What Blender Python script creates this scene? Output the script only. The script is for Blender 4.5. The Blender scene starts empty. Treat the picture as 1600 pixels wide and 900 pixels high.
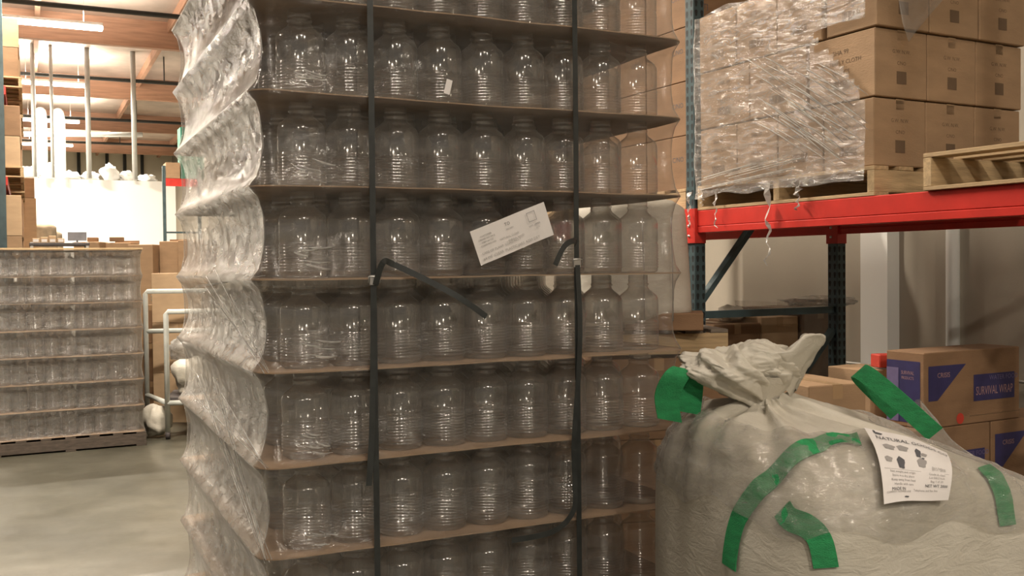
import bpy, bmesh, math, random
from math import sin, cos, pi, radians
from mathutils import Vector, Matrix, noise
random.seed(7)
SC = bpy.context.scene
COL = SC.collection

# ------------------------------------------------------------------ camera
EYE = 1.70
cd = bpy.data.cameras.new('camera'); cam = bpy.data.objects.new('camera', cd); COL.objects.link(cam)
cd.sensor_width = 36.0; cd.lens = 36.0*1550/1600; cd.clip_start = 0.05; cd.clip_end = 200
cam.matrix_world = Matrix.Translation((0, 0, EYE)) @ Matrix.Rotation(radians(90-1.29), 4, 'X') @ Matrix.Rotation(radians(-0.6), 4, 'Z')
SC.camera = cam

# ------------------------------------------------------------------ world, exposure
w = bpy.data.worlds.new('world'); SC.world = w; w.use_nodes = True
bg = w.node_tree.nodes['Background']; bg.inputs[0].default_value = (1.0, 0.90, 0.78, 1); bg.inputs[1].default_value = 0.10
SC.view_settings.view_transform = 'Standard'; SC.view_settings.look = 'None'
SC.view_settings.gamma = 1.0; SC.view_settings.use_curve_mapping = False
SC.view_settings.exposure = 0.58
cy = SC.cycles
cy.max_bounces = 6; cy.diffuse_bounces = 3; cy.glossy_bounces = 3; cy.transmission_bounces = 4
cy.transparent_max_bounces = 72; cy.sample_clamp_indirect = 3.0; cy.sample_clamp_direct = 30.0
cy.caustics_reflective = False; cy.caustics_refractive = False
cy.use_denoising = True

# building axes: U runs down the aisle (away, to the left), V across it
BA = radians(26)
U2 = Vector((-sin(BA), cos(BA), 0)); V2 = Vector((cos(BA), sin(BA), 0))
def UV(u, v, z=0.0): return U2*u + V2*v + Vector((0, 0, z))

LAMPW = 150.0
LAMP_COL = (1.0, 0.89, 0.735)
# ------------------------------------------------------------------ helpers
def link(o): COL.objects.link(o); return o
def empty(name, loc=(0, 0, 0), rz=0.0, label=None, cat=None, group=None, kind=None):
    o = bpy.data.objects.new(name, None); link(o); o.location = loc; o.rotation_euler = (0, 0, rz)
    o.empty_display_size = 0.1
    return tag(o, label, cat, group, kind)
def tag(o, label=None, cat=None, group=None, kind=None):
    if label: o['label'] = label
    if cat: o['category'] = cat
    if group: o['group'] = group
    if kind: o['kind'] = kind
    return o

class MB:
    def __init__(s): s.v = []; s.f = []; s.sm = []
    def add(s, vs, fs, smooth=False):
        b = len(s.v); s.v += [tuple(p) for p in vs]
        for f in fs: s.f.append(tuple(b+i for i in f)); s.sm.append(smooth)
        return s
    def box(s, x0, x1, y0, y1, z0, z1, M=None, ch=0.0):
        if ch > 0:
            # chamfered box: 24 vertices
            vs = []; idx = {}
            for sx in (0, 1):
                for sy in (0, 1):
                    for sz in (0, 1):
                        P = (x1 if sx else x0, y1 if sy else y0, z1 if sz else z0)
                        d = (-ch if sx else ch, -ch if sy else ch, -ch if sz else ch)
                        for a in range(3):
                            q = [P[i] if i == a else P[i]+d[i] for i in range(3)]
                            idx[(sx, sy, sz, a)] = len(vs); vs.append(q)
            fs = []
            for a in range(3):
                b, c = (a+1) % 3, (a+2) % 3
                for sa in (0, 1):
                    loop = []
                    for (sb, sc) in ((0, 0), (1, 0), (1, 1), (0, 1)):
                        k = [0, 0, 0]; k[a] = sa; k[b] = sb; k[c] = sc
                        loop.append(idx[(k[0], k[1], k[2], a)])
                    fs.append(loop if sa else loop[::-1])
                for sb in (0, 1):
                    for sc in (0, 1):
                        k0 = [0, 0, 0]; k0[b] = sb; k0[c] = sc; k1 = list(k0); k1[a] = 1
                        q = [idx[(*k0, b)], idx[(*k1, b)], idx[(*k1, c)], idx[(*k0, c)]]
                        fs.append(q if (sb ^ sc) == 0 else q[::-1])
            for sx in (0, 1):
                for sy in (0, 1):
                    for sz in (0, 1):
                        t = [idx[(sx, sy, sz, a)] for a in range(3)]
                        fs.append(t if (sx+sy+sz) % 2 else t[::-1])
        else:
            vs = [(x0, y0, z0), (x1, y0, z0), (x1, y1, z0), (x0, y1, z0), (x0, y0, z1), (x1, y0, z1), (x1, y1, z1), (x0, y1, z1)]
            fs = [(0, 3, 2, 1), (4, 5, 6, 7), (0, 1, 5, 4), (1, 2, 6, 5), (2, 3, 7, 6), (3, 0, 4, 7)]
        if M is not None: vs = [tuple(M @ Vector(p)) for p in vs]
        return s.add(vs, fs)
    def bar(s, p, q, wd, th, up=(0, 0, 1)):
        p = Vector(p); q = Vector(q); d = (q-p); L = d.length; d.normalize()
        a = d.cross(Vector(up))
        if a.length < 1e-4: a = d.cross(Vector((1, 0, 0)))
        a.normalize(); b = a.cross(d)
        vs = []
        for e in (p, q):
            for (i, j) in ((-1, -1), (1, -1), (1, 1), (-1, 1)): vs.append(e+a*(i*wd/2)+b*(j*th/2))
        return s.add(vs, [(0, 1, 2, 3), (7, 6, 5, 4), (0, 4, 5, 1), (1, 5, 6, 2), (2, 6, 7, 3), (3, 7, 4, 0)])
    def tube(s, pts, r, n=8, cap=True):
        pts = [Vector(p) for p in pts]; R = r if hasattr(r, '__len__') else [r]*len(pts)
        t0 = (pts[1]-pts[0]).normalized(); up = Vector((0, 0, 1)) if abs(t0.z) < 0.9 else Vector((1, 0, 0))
        a = t0.cross(up).normalized(); vs = []
        for i, p in enumerate(pts):
            t = (pts[min(i+1, len(pts)-1)]-pts[max(i-1, 0)]).normalized()
            a = (a-t*a.dot(t)).normalized(); b = t.cross(a)
            for k in range(n):
                an = 2*pi*k/n; vs.append(p+(a*cos(an)+b*sin(an))*R[i])
        fs = []
        for i in range(len(pts)-1):
            for k in range(n):
                k2 = (k+1) % n; fs.append((i*n+k, i*n+k2, (i+1)*n+k2, (i+1)*n+k))
        if cap: fs.append(tuple(range(n))[::-1]); fs.append(tuple((len(pts)-1)*n+k for k in range(n)))
        return s.add(vs, fs, True)
    def lathe(s, prof, n=16, c=(0, 0, 0)):
        vs = []; fs = []
        for (r, z) in prof:
            for k in range(n):
                a = 2*pi*k/n; vs.append((c[0]+r*cos(a), c[1]+r*sin(a), c[2]+z))
        for i in range(len(prof)-1):
            for k in range(n):
                k2 = (k+1) % n; fs.append((i*n+k, i*n+k2, (i+1)*n+k2, (i+1)*n+k))
        return s.add(vs, fs, True)
    def ribbon(s, pts, sides, th, nrm):
        # strap: pts centre line, sides = half-width vectors, nrm = surface normals, th = thickness
        vs = []
        for p, a, n in zip(pts, sides, nrm):
            p = Vector(p); a = Vector(a); n = Vector(n)
            vs += [p-a, p+a, p+a+n*th, p-a+n*th]
        fs = []
        for i in range(len(pts)-1):
            for k in range(4):
                k2 = (k+1) % 4; fs.append((i*4+k, i*4+k2, (i+1)*4+k2, (i+1)*4+k))
        e = (len(pts)-1)*4; fs += [(3, 2, 1, 0), (e, e+1, e+2, e+3)]
        return s.add(vs, fs, False)
    def grid(s, P, smooth=True, close_u=False):
        # P[i][j]
        nj = len(P[0]); ni = len(P); vs = [q for r in P for q in r]; fs = []
        for i in range(ni-1):
            for j in range(nj-1 if not close_u else nj):
                j2 = (j+1) % nj; fs.append((i*nj+j, i*nj+j2, (i+1)*nj+j2, (i+1)*nj+j))
        return s.add(vs, fs, smooth)
    def mesh(s, name, mat):
        me = bpy.data.meshes.new(name); me.from_pydata(s.v, [], s.f); me.update()
        me.polygons.foreach_set('use_smooth', s.sm)
        if mat: me.materials.append(mat)
        return me
    def build(s, name, mat, parent=None, loc=(0, 0, 0), rz=0.0):
        o = bpy.data.objects.new(name, s.mesh(name, mat)); link(o); o.location = loc; o.rotation_euler = (0, 0, rz)
        if parent: o.parent = parent
        return o
def recalc(o):
    bm = bmesh.new(); bm.from_mesh(o.data); bmesh.ops.recalc_face_normals(bm, faces=bm.faces); bm.to_mesh(o.data); bm.free()
    return o
def part(name, me, parent, loc=(0, 0, 0), rot=(0, 0, 0), scale=(1, 1, 1), label=None):
    o = bpy.data.objects.new(name, me); link(o); o.parent = parent; o.location = loc; o.rotation_euler = rot; o.scale = scale
    if label: o['label'] = label
    return o
def nz(x, y, z, sc=1.0): return noise.noise(Vector((x*sc, y*sc, z*sc)))

# ------------------------------------------------------------------ materials
def mat_new(name):
    m = bpy.data.materials.new(name); m.use_nodes = True; nt = m.node_tree; nt.nodes.clear()
    return m, nt, nt.nodes, nt.links
def N(ns, t, **kw):
    n = ns.new(t)
    for k, v in kw.items():
        if k in n.inputs: n.inputs[k].default_value = v
        else: setattr(n, k, v)
    return n
def coords(ns, ls, scale=(1, 1, 1), rot=(0, 0, 0), space='Object'):
    tc = ns.new('ShaderNodeTexCoord'); mp = ns.new('ShaderNodeMapping')
    mp.inputs['Scale'].default_value = scale; mp.inputs['Rotation'].default_value = rot
    ls.new(tc.outputs[space], mp.inputs[0]); return mp.outputs[0]
def ramp(ns, ls, src, stops):
    r = ns.new('ShaderNodeValToRGB'); ls.new(src, r.inputs[0]); e = r.color_ramp.elements
    while len(e) < len(stops): e.new(0.5)
    for i, (p, c) in enumerate(stops):
        e[i].position = p; e[i].color = (*c, 1) if len(c) == 3 else c
    return r.outputs[0]
def pmat(name, col, rough=0.7, var=0.12, nscale=6.0, scale=(1, 1, 1), bump=0.0, bscale=40.0, metal=0.0, spec=0.5, col2=None, detail=4):
    m, nt, ns, ls = mat_new(name)
    out = ns.new('ShaderNodeOutputMaterial'); b = ns.new('ShaderNodeBsdfPrincipled')
    ls.new(b.outputs[0], out.inputs[0])
    b.inputs['Roughness'].default_value = rough; b.inputs['Metallic'].default_value = metal
    b.inputs['Specular IOR Level'].default_value = spec
    co = coords(ns, ls, scale)
    n = N(ns, 'ShaderNodeTexNoise', Scale=nscale, Detail=detail); ls.new(co, n.inputs[0])
    c2 = col2 or tuple(min(1, c*(1+var)) for c in col); c1 = tuple(c*(1-var) for c in col) if not col2 else col
    ls.new(ramp(ns, ls, n.outputs[0], [(0.3, c1), (0.7, c2)]), b.inputs['Base Color'])
    if bump > 0:
        n2 = N(ns, 'ShaderNodeTexNoise', Scale=bscale, Detail=3); ls.new(co, n2.inputs[0])
        bp = N(ns, 'ShaderNodeBump', Strength=bump, Distance=0.01); ls.new(n2.outputs[0], bp.inputs['Height']); ls.new(bp.outputs[0], b.inputs['Normal'])
    return m
def emit(name, col, s):
    m, nt, ns, ls = mat_new(name); out = ns.new('ShaderNodeOutputMaterial'); e = ns.new('ShaderNodeEmission')
    e.inputs[0].default_value = (*col, 1); e.inputs[1].default_value = s; ls.new(e.outputs[0], out.inputs[0]); return m
def clear_mat(name, tint, rough, f0=0.05, fpow=4.0, fmax=0.85, haze=0.0, haze_col=(0.8, 0.78, 0.75), edge=None, wrinkle=None, bump=0.0, hedge=0.4, hpow=3.5):
    """thin clear plastic: straight-through light plus a mirror-like sheen that grows at grazing angles"""
    m, nt, ns, ls = mat_new(name); out = ns.new('ShaderNodeOutputMaterial')
    tr = ns.new('ShaderNodeBsdfTransparent'); gl = N(ns, 'ShaderNodeBsdfGlossy', Roughness=rough)
    lw = N(ns, 'ShaderNodeLayerWeight', Blend=0.5)
    pw = N(ns, 'ShaderNodeMath', operation='POWER'); ls.new(lw.outputs['Facing'], pw.inputs[0]); pw.inputs[1].default_value = fpow
    ma = N(ns, 'ShaderNodeMath', operation='MULTIPLY_ADD'); ls.new(pw.outputs[0], ma.inputs[0]); ma.inputs[1].default_value = fmax-f0; ma.inputs[2].default_value = f0
    if edge:
        p2 = N(ns, 'ShaderNodeMath', operation='POWER'); ls.new(lw.outputs['Facing'], p2.inputs[0]); p2.inputs[1].default_value = 3.0
        mx = ns.new('ShaderNodeMix'); mx.data_type = 'RGBA'; ls.new(p2.outputs[0], mx.inputs[0])
        mx.inputs[6].default_value = (*tint, 1); mx.inputs[7].default_value = (*edge, 1); ls.new(mx.outputs[2], tr.inputs[0])
    else: tr.inputs[0].default_value = (*tint, 1)
    mix = ns.new('ShaderNodeMixShader'); ls.new(ma.outputs[0], mix.inputs[0]); ls.new(tr.outputs[0], mix.inputs[1]); ls.new(gl.outputs[0], mix.inputs[2])
    last = mix.outputs[0]
    if wrinkle or haze > 0:
        co = coords(ns, ls, *(wrinkle or ((1, 1, 1), (0, 0, 0))))
        n1 = N(ns, 'ShaderNodeTexNoise', Scale=9.0, Detail=5, Roughness=0.6, Distortion=0.8); ls.new(co, n1.inputs[0])
    if haze > 0:
        df = ns.new('ShaderNodeBsdfDiffuse'); df.inputs[0].default_value = (*haze_col, 1)
        tl = ns.new('ShaderNodeBsdfTranslucent'); tl.inputs[0].default_value = (*haze_col, 1)
        dm = ns.new('ShaderNodeMixShader'); dm.inputs[0].default_value = 0.5; ls.new(df.outputs[0], dm.inputs[1]); ls.new(tl.outputs[0], dm.inputs[2])
        hz = N(ns, 'ShaderNodeMapRange'); ls.new(n1.outputs[0], hz.inputs[0]); hz.inputs[1].default_value = 0.35; hz.inputs[2].default_value = 0.75
        hz.inputs[3].default_value = haze*0.4; hz.inputs[4].default_value = haze*2.0
        gz = N(ns, 'ShaderNodeMath', operation='POWER'); ls.new(lw.outputs['Facing'], gz.inputs[0]); gz.inputs[1].default_value = hpow
        hs = N(ns, 'ShaderNodeMath', operation='MULTIPLY_ADD'); ls.new(gz.outputs[0], hs.inputs[0]); hs.inputs[1].default_value = hedge; ls.new(hz.outputs[0], hs.inputs[2])
        m2 = ns.new('ShaderNodeMixShader'); ls.new(hs.outputs[0], m2.inputs[0]); ls.new(last, m2.inputs[1]); ls.new(dm.outputs[0], m2.inputs[2]); last = m2.outputs[0]
    if bump > 0:
        bp = N(ns, 'ShaderNodeBump', Strength=bump, Distance=0.012); ls.new(n1.outputs[0], bp.inputs['Height']); ls.new(bp.outputs[0], gl.inputs['Normal'])
    ls.new(last, out.inputs[0]); return m

M = {}
M['bottle'] = clear_mat('clear_bottle', (0.99, 0.985, 0.975), 0.11, f0=0.19, fpow=3.2, fmax=0.85, edge=(0.90, 0.88, 0.85), haze=0.042, haze_col=(0.93, 0.885, 0.82), hedge=0.30, hpow=5.0)
M['film'] = clear_mat('stretch_film', (0.96, 0.955, 0.95), 0.14, f0=0.06, fpow=3.0, fmax=0.8, haze=0.08, wrinkle=((1.0, 1.0, 3.0), (0.0, 0.5, 0.0)), bump=0.55)
M['film_far'] = clear_mat('stretch_film_far', (0.95, 0.945, 0.94), 0.14, f0=0.07, fpow=2.5, fmax=0.8, haze=0.12, wrinkle=((1.0, 1.0, 3.0), (0.0, 0.5, 0.0)), bump=0.8)
M['film_box'] = clear_mat('stretch_film_boxes', (0.95, 0.945, 0.94), 0.12, f0=0.12, fpow=2.5, fmax=0.8, haze=0.22, wrinkle=((1.0, 1.0, 4.0), (0.6, 0.6, 0.0)), bump=1.0)
M['film_bag'] = clear_mat('stretch_film_bag', (0.93, 0.92, 0.90), 0.08, f0=0.13, fpow=2.5, fmax=0.7, haze=0.17, wrinkle=((1.5, 1.5, 4.0), (0.3, 0.5, 0.0)), bump=0.9)
M['film_white'] = clear_mat('torn_film', (0.7, 0.69, 0.67), 0.15, f0=0.25, fpow=2.0, fmax=0.8, haze=0.55, bump=0.5)
M['film_dark'] = clear_mat('sagging_film', (0.85, 0.83, 0.80), 0.16, f0=0.10, fpow=2.0, fmax=0.6, haze=0.12, bump=0.9)
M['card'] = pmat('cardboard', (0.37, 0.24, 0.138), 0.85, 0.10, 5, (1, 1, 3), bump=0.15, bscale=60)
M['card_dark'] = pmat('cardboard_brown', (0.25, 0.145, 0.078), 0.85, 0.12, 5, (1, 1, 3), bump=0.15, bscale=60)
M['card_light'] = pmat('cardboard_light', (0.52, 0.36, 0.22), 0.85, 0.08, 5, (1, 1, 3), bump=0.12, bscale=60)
M['tape'] = pmat('packing_tape', (0.40, 0.26, 0.14), 0.3, 0.05, 20)
M['sheet'] = pmat('chipboard_sheet', (0.33, 0.22, 0.135), 0.9, 0.2, 7, bump=0.1)
M['wood'] = pmat('pallet_wood', (0.50, 0.36, 0.20), 0.8, 0.25, 4, (1, 12, 12), bump=0.3, bscale=20)
M['wood_x'] = pmat('pallet_wood_cross', (0.48, 0.34, 0.19), 0.8, 0.25, 4, (12, 1, 12), bump=0.3, bscale=20)
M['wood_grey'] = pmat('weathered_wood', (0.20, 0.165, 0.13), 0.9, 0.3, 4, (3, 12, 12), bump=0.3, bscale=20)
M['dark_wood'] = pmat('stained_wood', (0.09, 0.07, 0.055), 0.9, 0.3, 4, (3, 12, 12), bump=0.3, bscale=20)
M['tan_sack'] = pmat('tan_sack_cloth', (0.28, 0.22, 0.15), 0.9, 0.2, 12, bump=0.4, bscale=14)
M['beam_red'] = pmat('red_painted_steel', (0.60, 0.035, 0.025), 0.38, 0.12, 8, bump=0.05)
M['upright'] = pmat('teal_painted_steel', (0.05, 0.085, 0.095), 0.4, 0.25, 9, bump=0.05)
M['slot'] = pmat('slot_shadow_steel', (0.012, 0.014, 0.015), 0.7, 0.1)
M['steel'] = pmat('zinc_steel', (0.55, 0.54, 0.52), 0.35, 0.1, 10, metal=0.9)
M['strap'] = pmat('black_strapping', (0.028, 0.031, 0.030), 0.35, 0.2, 30)
M['paper'] = pmat('white_paper', (0.78, 0.74, 0.72), 0.7, 0.03, 8)
M['ink'] = pmat('grey_ink', (0.10, 0.10, 0.11), 0.8, 0.1)
M['ink_soft'] = pmat('faded_ink', (0.15, 0.095, 0.055), 0.8, 0.1)
M['ink_grey'] = pmat('pale_grey_ink', (0.34, 0.32, 0.31), 0.8, 0.1)
M['blue'] = pmat('blue_print', (0.034, 0.029, 0.110), 0.6, 0.12, 20)
M['blue_light'] = pmat('pale_blue_print', (0.16, 0.13, 0.26), 0.6, 0.12, 20)
M['pink'] = pmat('pale_print', (0.42, 0.25, 0.25), 0.6, 0.1)
M['red'] = pmat('red_print', (0.55, 0.05, 0.03), 0.6, 0.1)
M['green'] = pmat('green_webbing', (0.02, 0.27, 0.09), 0.75, 0.2, 30, (1, 1, 3), bump=0.5, bscale=220)
M['wall'] = pmat('painted_block_wall', (0.40, 0.355, 0.29), 0.85, 0.06, 1.2, bump=0.08, bscale=60)
M['wall_far'] = pmat('beige_far_wall', (0.62, 0.57, 0.46), 0.85, 0.05, 1.0)
M['white_wall'] = pmat('white_partition_paint', (0.88, 0.87, 0.84), 0.8, 0.02, 1.0)
M['white_paint'] = pmat('white_pipe_paint', (0.62, 0.64, 0.60), 0.45, 0.08, 12)
M['beam_wood'] = pmat('glulam_wood', (0.40, 0.225, 0.145), 0.7, 0.18, 3, (0.6, 0.6, 10))
M['deck'] = pmat('foil_insulation', (0.52, 0.44, 0.39), 0.45, 0.25, 1.3, (1, 1, 1), bump=0.8, bscale=2.5, metal=0.25)
M['black_pipe'] = pmat('dark_pipe', (0.05, 0.055, 0.055), 0.5, 0.1)
M['duct'] = pmat('galvanised_duct', (0.62, 0.63, 0.61), 0.5, 0.1, 4, metal=0.2)
M['tube'] = emit('lamp_tube', (1.0, 0.88, 0.76), 22.0)
M['white_metal'] = pmat('white_enamel', (0.8, 0.78, 0.74), 0.4, 0.03)
M['grey_plastic'] = pmat('grey_plastic', (0.22, 0.22, 0.24), 0.5, 0.2, 10)
M['dark'] = pmat('dark_goods', (0.07, 0.06, 0.06), 0.6, 0.3, 8)
M['purple'] = pmat('purple_wrap', (0.12, 0.09, 0.19), 0.4, 0.3, 25, (1, 1, 6), bump=0.6)
M['sign_green'] = pmat('green_carton', (0.02, 0.22, 0.14), 0.6, 0.1)

def floor_mat():
    m, nt, ns, ls = mat_new('sealed_concrete'); out = ns.new('ShaderNodeOutputMaterial'); b = ns.new('ShaderNodeBsdfPrincipled'); ls.new(b.outputs[0], out.inputs[0])
    co = coords(ns, ls, (1, 1, 1), space='Object')
    n1 = N(ns, 'ShaderNodeTexNoise', Scale=0.9, Detail=7, Roughness=0.65); ls.new(co, n1.inputs[0])
    ls.new(ramp(ns, ls, n1.outputs[0], [(0.3, (0.055, 0.052, 0.038)), (0.52, (0.10, 0.094, 0.07)), (0.75, (0.175, 0.165, 0.13))]), b.inputs['Base Color'])
    n2 = N(ns, 'ShaderNodeTexNoise', Scale=2.2, Detail=5); ls.new(co, n2.inputs[0])
    r = N(ns, 'ShaderNodeMapRange'); ls.new(n2.outputs[0], r.inputs[0]); r.inputs[3].default_value = 0.22; r.inputs[4].default_value = 0.5
    ls.new(r.outputs[0], b.inputs['Roughness']); b.inputs['Specular IOR Level'].default_value = 0.6
    n3 = N(ns, 'ShaderNodeTexNoise', Scale=5.0, Detail=3); ls.new(co, n3.inputs[0])
    bp = N(ns, 'ShaderNodeBump', Strength=0.12, Distance=0.02); ls.new(n3.outputs[0], bp.inputs['Height']); ls.new(bp.outputs[0], b.inputs['Normal'])
    return m
def woven_mat():
    m, nt, ns, ls = mat_new('white_woven_plastic'); out = ns.new('ShaderNodeOutputMaterial'); b = ns.new('ShaderNodeBsdfPrincipled'); ls.new(b.outputs[0], out.inputs[0])
    b.inputs['Roughness'].default_value = 0.55
    co = coords(ns, ls, (1, 1, 1))
    n1 = N(ns, 'ShaderNodeTexNoise', Scale=6, Detail=5); ls.new(co, n1.inputs[0])
    ls.new(ramp(ns, ls, n1.outputs[0], [(0.3, (0.52, 0.48, 0.40)), (0.7, (0.66, 0.62, 0.54))]), b.inputs['Base Color'])
    n2 = N(ns, 'ShaderNodeTexNoise', Scale=16, Detail=6, Roughness=0.6, Distortion=1.2); ls.new(coords(ns, ls, (1, 1, 2.2)), n2.inputs[0])
    wv = N(ns, 'ShaderNodeTexNoise', Scale=160, Detail=1); ls.new(coords(ns, ls, (1, 1, 1)), wv.inputs[0])
    bp = N(ns, 'ShaderNodeBump', Strength=0.5, Distance=0.009); ls.new(n2.outputs[0], bp.inputs['Height'])
    b2 = N(ns, 'ShaderNodeBump', Strength=0.25, Distance=0.002); ls.new(wv.outputs[0], b2.inputs['Height']); ls.new(bp.outputs[0], b2.inputs['Normal'])
    ls.new(b2.outputs[0], b.inputs['Normal']); return m
M['floor'] = floor_mat(); M['woven'] = woven_mat()

# ------------------------------------------------------------------ setting
fl = MB().box(-12, 60, -20, 12, -0.1, 0.0)   # x here = U, y = -V
floor = fl.build('floor', M['floor'], rz=BA+pi/2); tag(floor, kind='structure')
def slab(name, u0, u1, v0, v1, z0, z1, mat):
    o = MB().box(u0, u1, -v1, -v0, z0, z1).build(name, M[mat], rz=BA+pi/2); tag(o, kind='structure'); return o
WV = 5.75
CEIL = 6.75
slab('wall_right', -8, 46, WV, WV+0.2, 0, CEIL, 'wall')
slab('wall_far', 45.5, 45.7, -16, WV, 0, CEIL, 'wall_far')
ceiling = slab('ceiling', -8, 46, -16, WV, CEIL, CEIL+0.1, 'deck')
# pilaster and down pipe on the right wall
pil = slab('trim_1', 5.30, 5.56, WV-0.12, WV, 0, CEIL, 'white_wall')
def cpart(name, mat, *bx):
    o = MB().box(*bx).build(name, M[mat], ceiling); return o
for s in (2.3, 8.65, 15.0, 21.4, 28.0, 34.6, 41.2):
    cpart('beam', 'beam_wood', s, s+0.16, -WV, 16, CEIL-0.55, CEIL)
for i, y in enumerate([-5.2+2.45*k for k in range(9)]):
    cpart('purlin', 'beam_wood', -2, 45.4, y, y+0.09, CEIL-0.22, CEIL-0.002)
for s in (18.3, 24.9, 31.6, 37.5):
    p = MB().tube([(s, -WV+0.1, CEIL-0.62), (s, 15, CEIL-0.62)], 0.045, 8)
    for y in (-3.0, 1.0, 5.0, 9.0): p.tube([(s, y, CEIL-0.62), (s, y, CEIL)], 0.015, 6)
    nm = {18.3: 'nearest', 24.9: 'second', 31.6: 'third', 37.5: 'farthest'}[s]
    tag(p.build('sprinkler_pipe', M['black_pipe'], rz=BA+pi/2), nm+' dark sprinkler pipe hung crosswise under the timber roof', 'pipe', 'sprinkler pipes under the roof')

# white partition office at the far end of the aisle
pw = MB().box(24.8, 24.95, -3.20, 6.5, 0, 3.78).build('wall_partition', M['white_wall'], rz=BA+pi/2); tag(pw, kind='structure')

# ------------------------------------------------------------------ lamps
def lamp(u, v, label=None, vis=True, power=None, L=1.6, wd=0.08):
    t = empty('fluorescent_lamp', UV(u, v, 6.05), BA, label or 'white twin-tube fluorescent lamp out of view overhead', 'lamp', 'fluorescent ceiling lamps')
    h = MB().box(-L/2, L/2, -0.09, 0.09, 0.03, 0.09, ch=0.01); h.build('housing', M['white_metal'], t)
    lens = MB().box(-L/2, L/2, -0.10, 0.10, -0.03, 0.03, ch=0.015); lens.build('lens', M['tube'], t)
    for x in (-L*0.35, L*0.35):
        MB().tube([(x, 0, 0.09), (x, 0, CEIL-6.05)], 0.006, 5).build('hanger', M['steel'], t)
    ld = bpy.data.lights.new('lamp_light', 'AREA'); ld.shape = 'RECTANGLE'; ld.size = L; ld.size_y = wd
    ld.energy = power or LAMPW; ld.color = LAMP_COL
    lo = bpy.data.objects.new('lamp_light', ld); link(lo); lo.parent = t; lo.location = (0, 0, -0.045)
    l2 = ld.copy(); l2.energy = ld.energy*0.45; lo = bpy.data.objects.new('lamp_uplight', l2); link(lo); lo.parent = t; lo.location = (0, 0, 0.10); lo.rotation_euler = (pi, 0, 0)
    return t
lamp(19.4, 0.25, 'glowing fluorescent lamp nearest, highest at the upper left', power=420, L=2.1)
lamp(25.6, 0.60, 'glowing fluorescent lamp in the middle of the three at left', power=300)
lamp(31.9, 0.65, 'glowing fluorescent lamp farthest and lowest of the three at left', power=400)
lamp(13.2, 0.5, 'fluorescent lamp overhead, beyond the frame top', power=320)
lamp(7.0, 0.5, 'fluorescent lamp overhead, over the big stack', L=2.4, power=400)
lamp(0.8, 0.4, 'fluorescent lamp overhead, above the viewpoint', L=2.4, power=25)
lamp(-5.4, 0.0, 'fluorescent lamp overhead, behind the viewpoint', L=0.36, power=300, wd=0.16)  # kept compact so it reflects as bright dots on the bottles
lamp(-7.6, -4.5, 'fluorescent lamp overhead, far behind the viewpoint at left', L=0.36, power=230, wd=0.16)  # unseen, added for more highlight dots on the bottle ribs
lamp(-7.6, 2.5, 'fluorescent lamp overhead, far behind the viewpoint at right', L=0.36, power=130, wd=0.16)  # its partner to the right, also added for the rib highlights
lamp(7.0, -5.0, 'fluorescent lamp overhead, in the next aisle at left', L=2.4, power=130)  # added out of view as ambient fill from the left
lamp(22.5, -3.0, 'fluorescent lamp behind the left rack', power=900)  # added out of view to brighten the white partition
lamp(38.0, 0.7, 'fluorescent lamp beyond the partition, right one', power=1300); lamp(38.0, -5.0, 'fluorescent lamp beyond the partition, left one', power=1000)  # both added to lift the dark far wall and roof

# ------------------------------------------------------------------ generic goods
ORD = ['first', 'second', 'third', 'fourth', 'fifth', 'sixth', 'seventh', 'eighth', 'ninth', 'tenth', 'eleventh', 'twelfth', 'thirteenth', 'fourteenth', 'fifteenth', 'sixteenth']
def text(parent, s, size, mat, loc, rot, name='printed_text', align='CENTER', sx=1.0, ext=0.0003):
    c = bpy.data.curves.new(name, 'FONT'); c.body = s; c.size = size; c.align_x = align; c.align_y = 'CENTER'; c.extrude = 0; c.resolution_u = 2
    c.materials.append(M[mat]); to = bpy.data.objects.new(name, c); me = bpy.data.meshes.new_from_object(to); bpy.data.objects.remove(to)
    o = bpy.data.objects.new(name, me); link(o); o.parent = parent; o.location = loc; o.rotation_euler = rot; o.scale = (sx, 1, 1)
    return o
def carton(loc, rz, sx, sy, sz, mat, label, group=None, tape=True, seam=True, cat='box', name='cardboard_box'):
    """corner at loc, runs +x sx, +y sy"""
    t = empty(name, loc, rz, label, cat, group)
    MB().box(0, sx, 0, sy, 0, sz, ch=0.004).build('body', M[mat], t)
    if tape:
        tp = MB().box(sx*0.5-0.025, sx*0.5+0.025, -0.0008, sy+0.0008, sz-0.06, sz+0.0008)
        tp.build('tape', M['tape'], t)
    return t
def pallet(loc, rz, L, W, label, h=0.13, nd=7, nb=3, mat='wood', mat2='wood_x', group=None):
    """L along x (stringers run along x), W along y; deck boards run along y"""
    t = empty('wooden_pallet', loc, rz, label, 'pallet', group)
    sw = 0.04
    st = MB().box(0, L, 0, sw, 0.016, h-0.018, ch=0.002).mesh('stringer', M[mat])
    for y in (0, W/2-sw/2, W-sw): part('stringer', st, t, (0, y, 0))
    bw = 0.09
    db = MB().box(0, bw, 0, W, 0, 0.018, ch=0.002).mesh('deck_board', M[mat2])
    for i in range(nd): part('deck_board', db, t, ((L-bw)*i/(nd-1), 0, h-0.018+random.uniform(0, 0.0015)))
    for i in range(nb): part('bottom_board', db, t, ((L-bw)*i/(nb-1), 0, 0), scale=(1, 1, 0.9))
    return t

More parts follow.
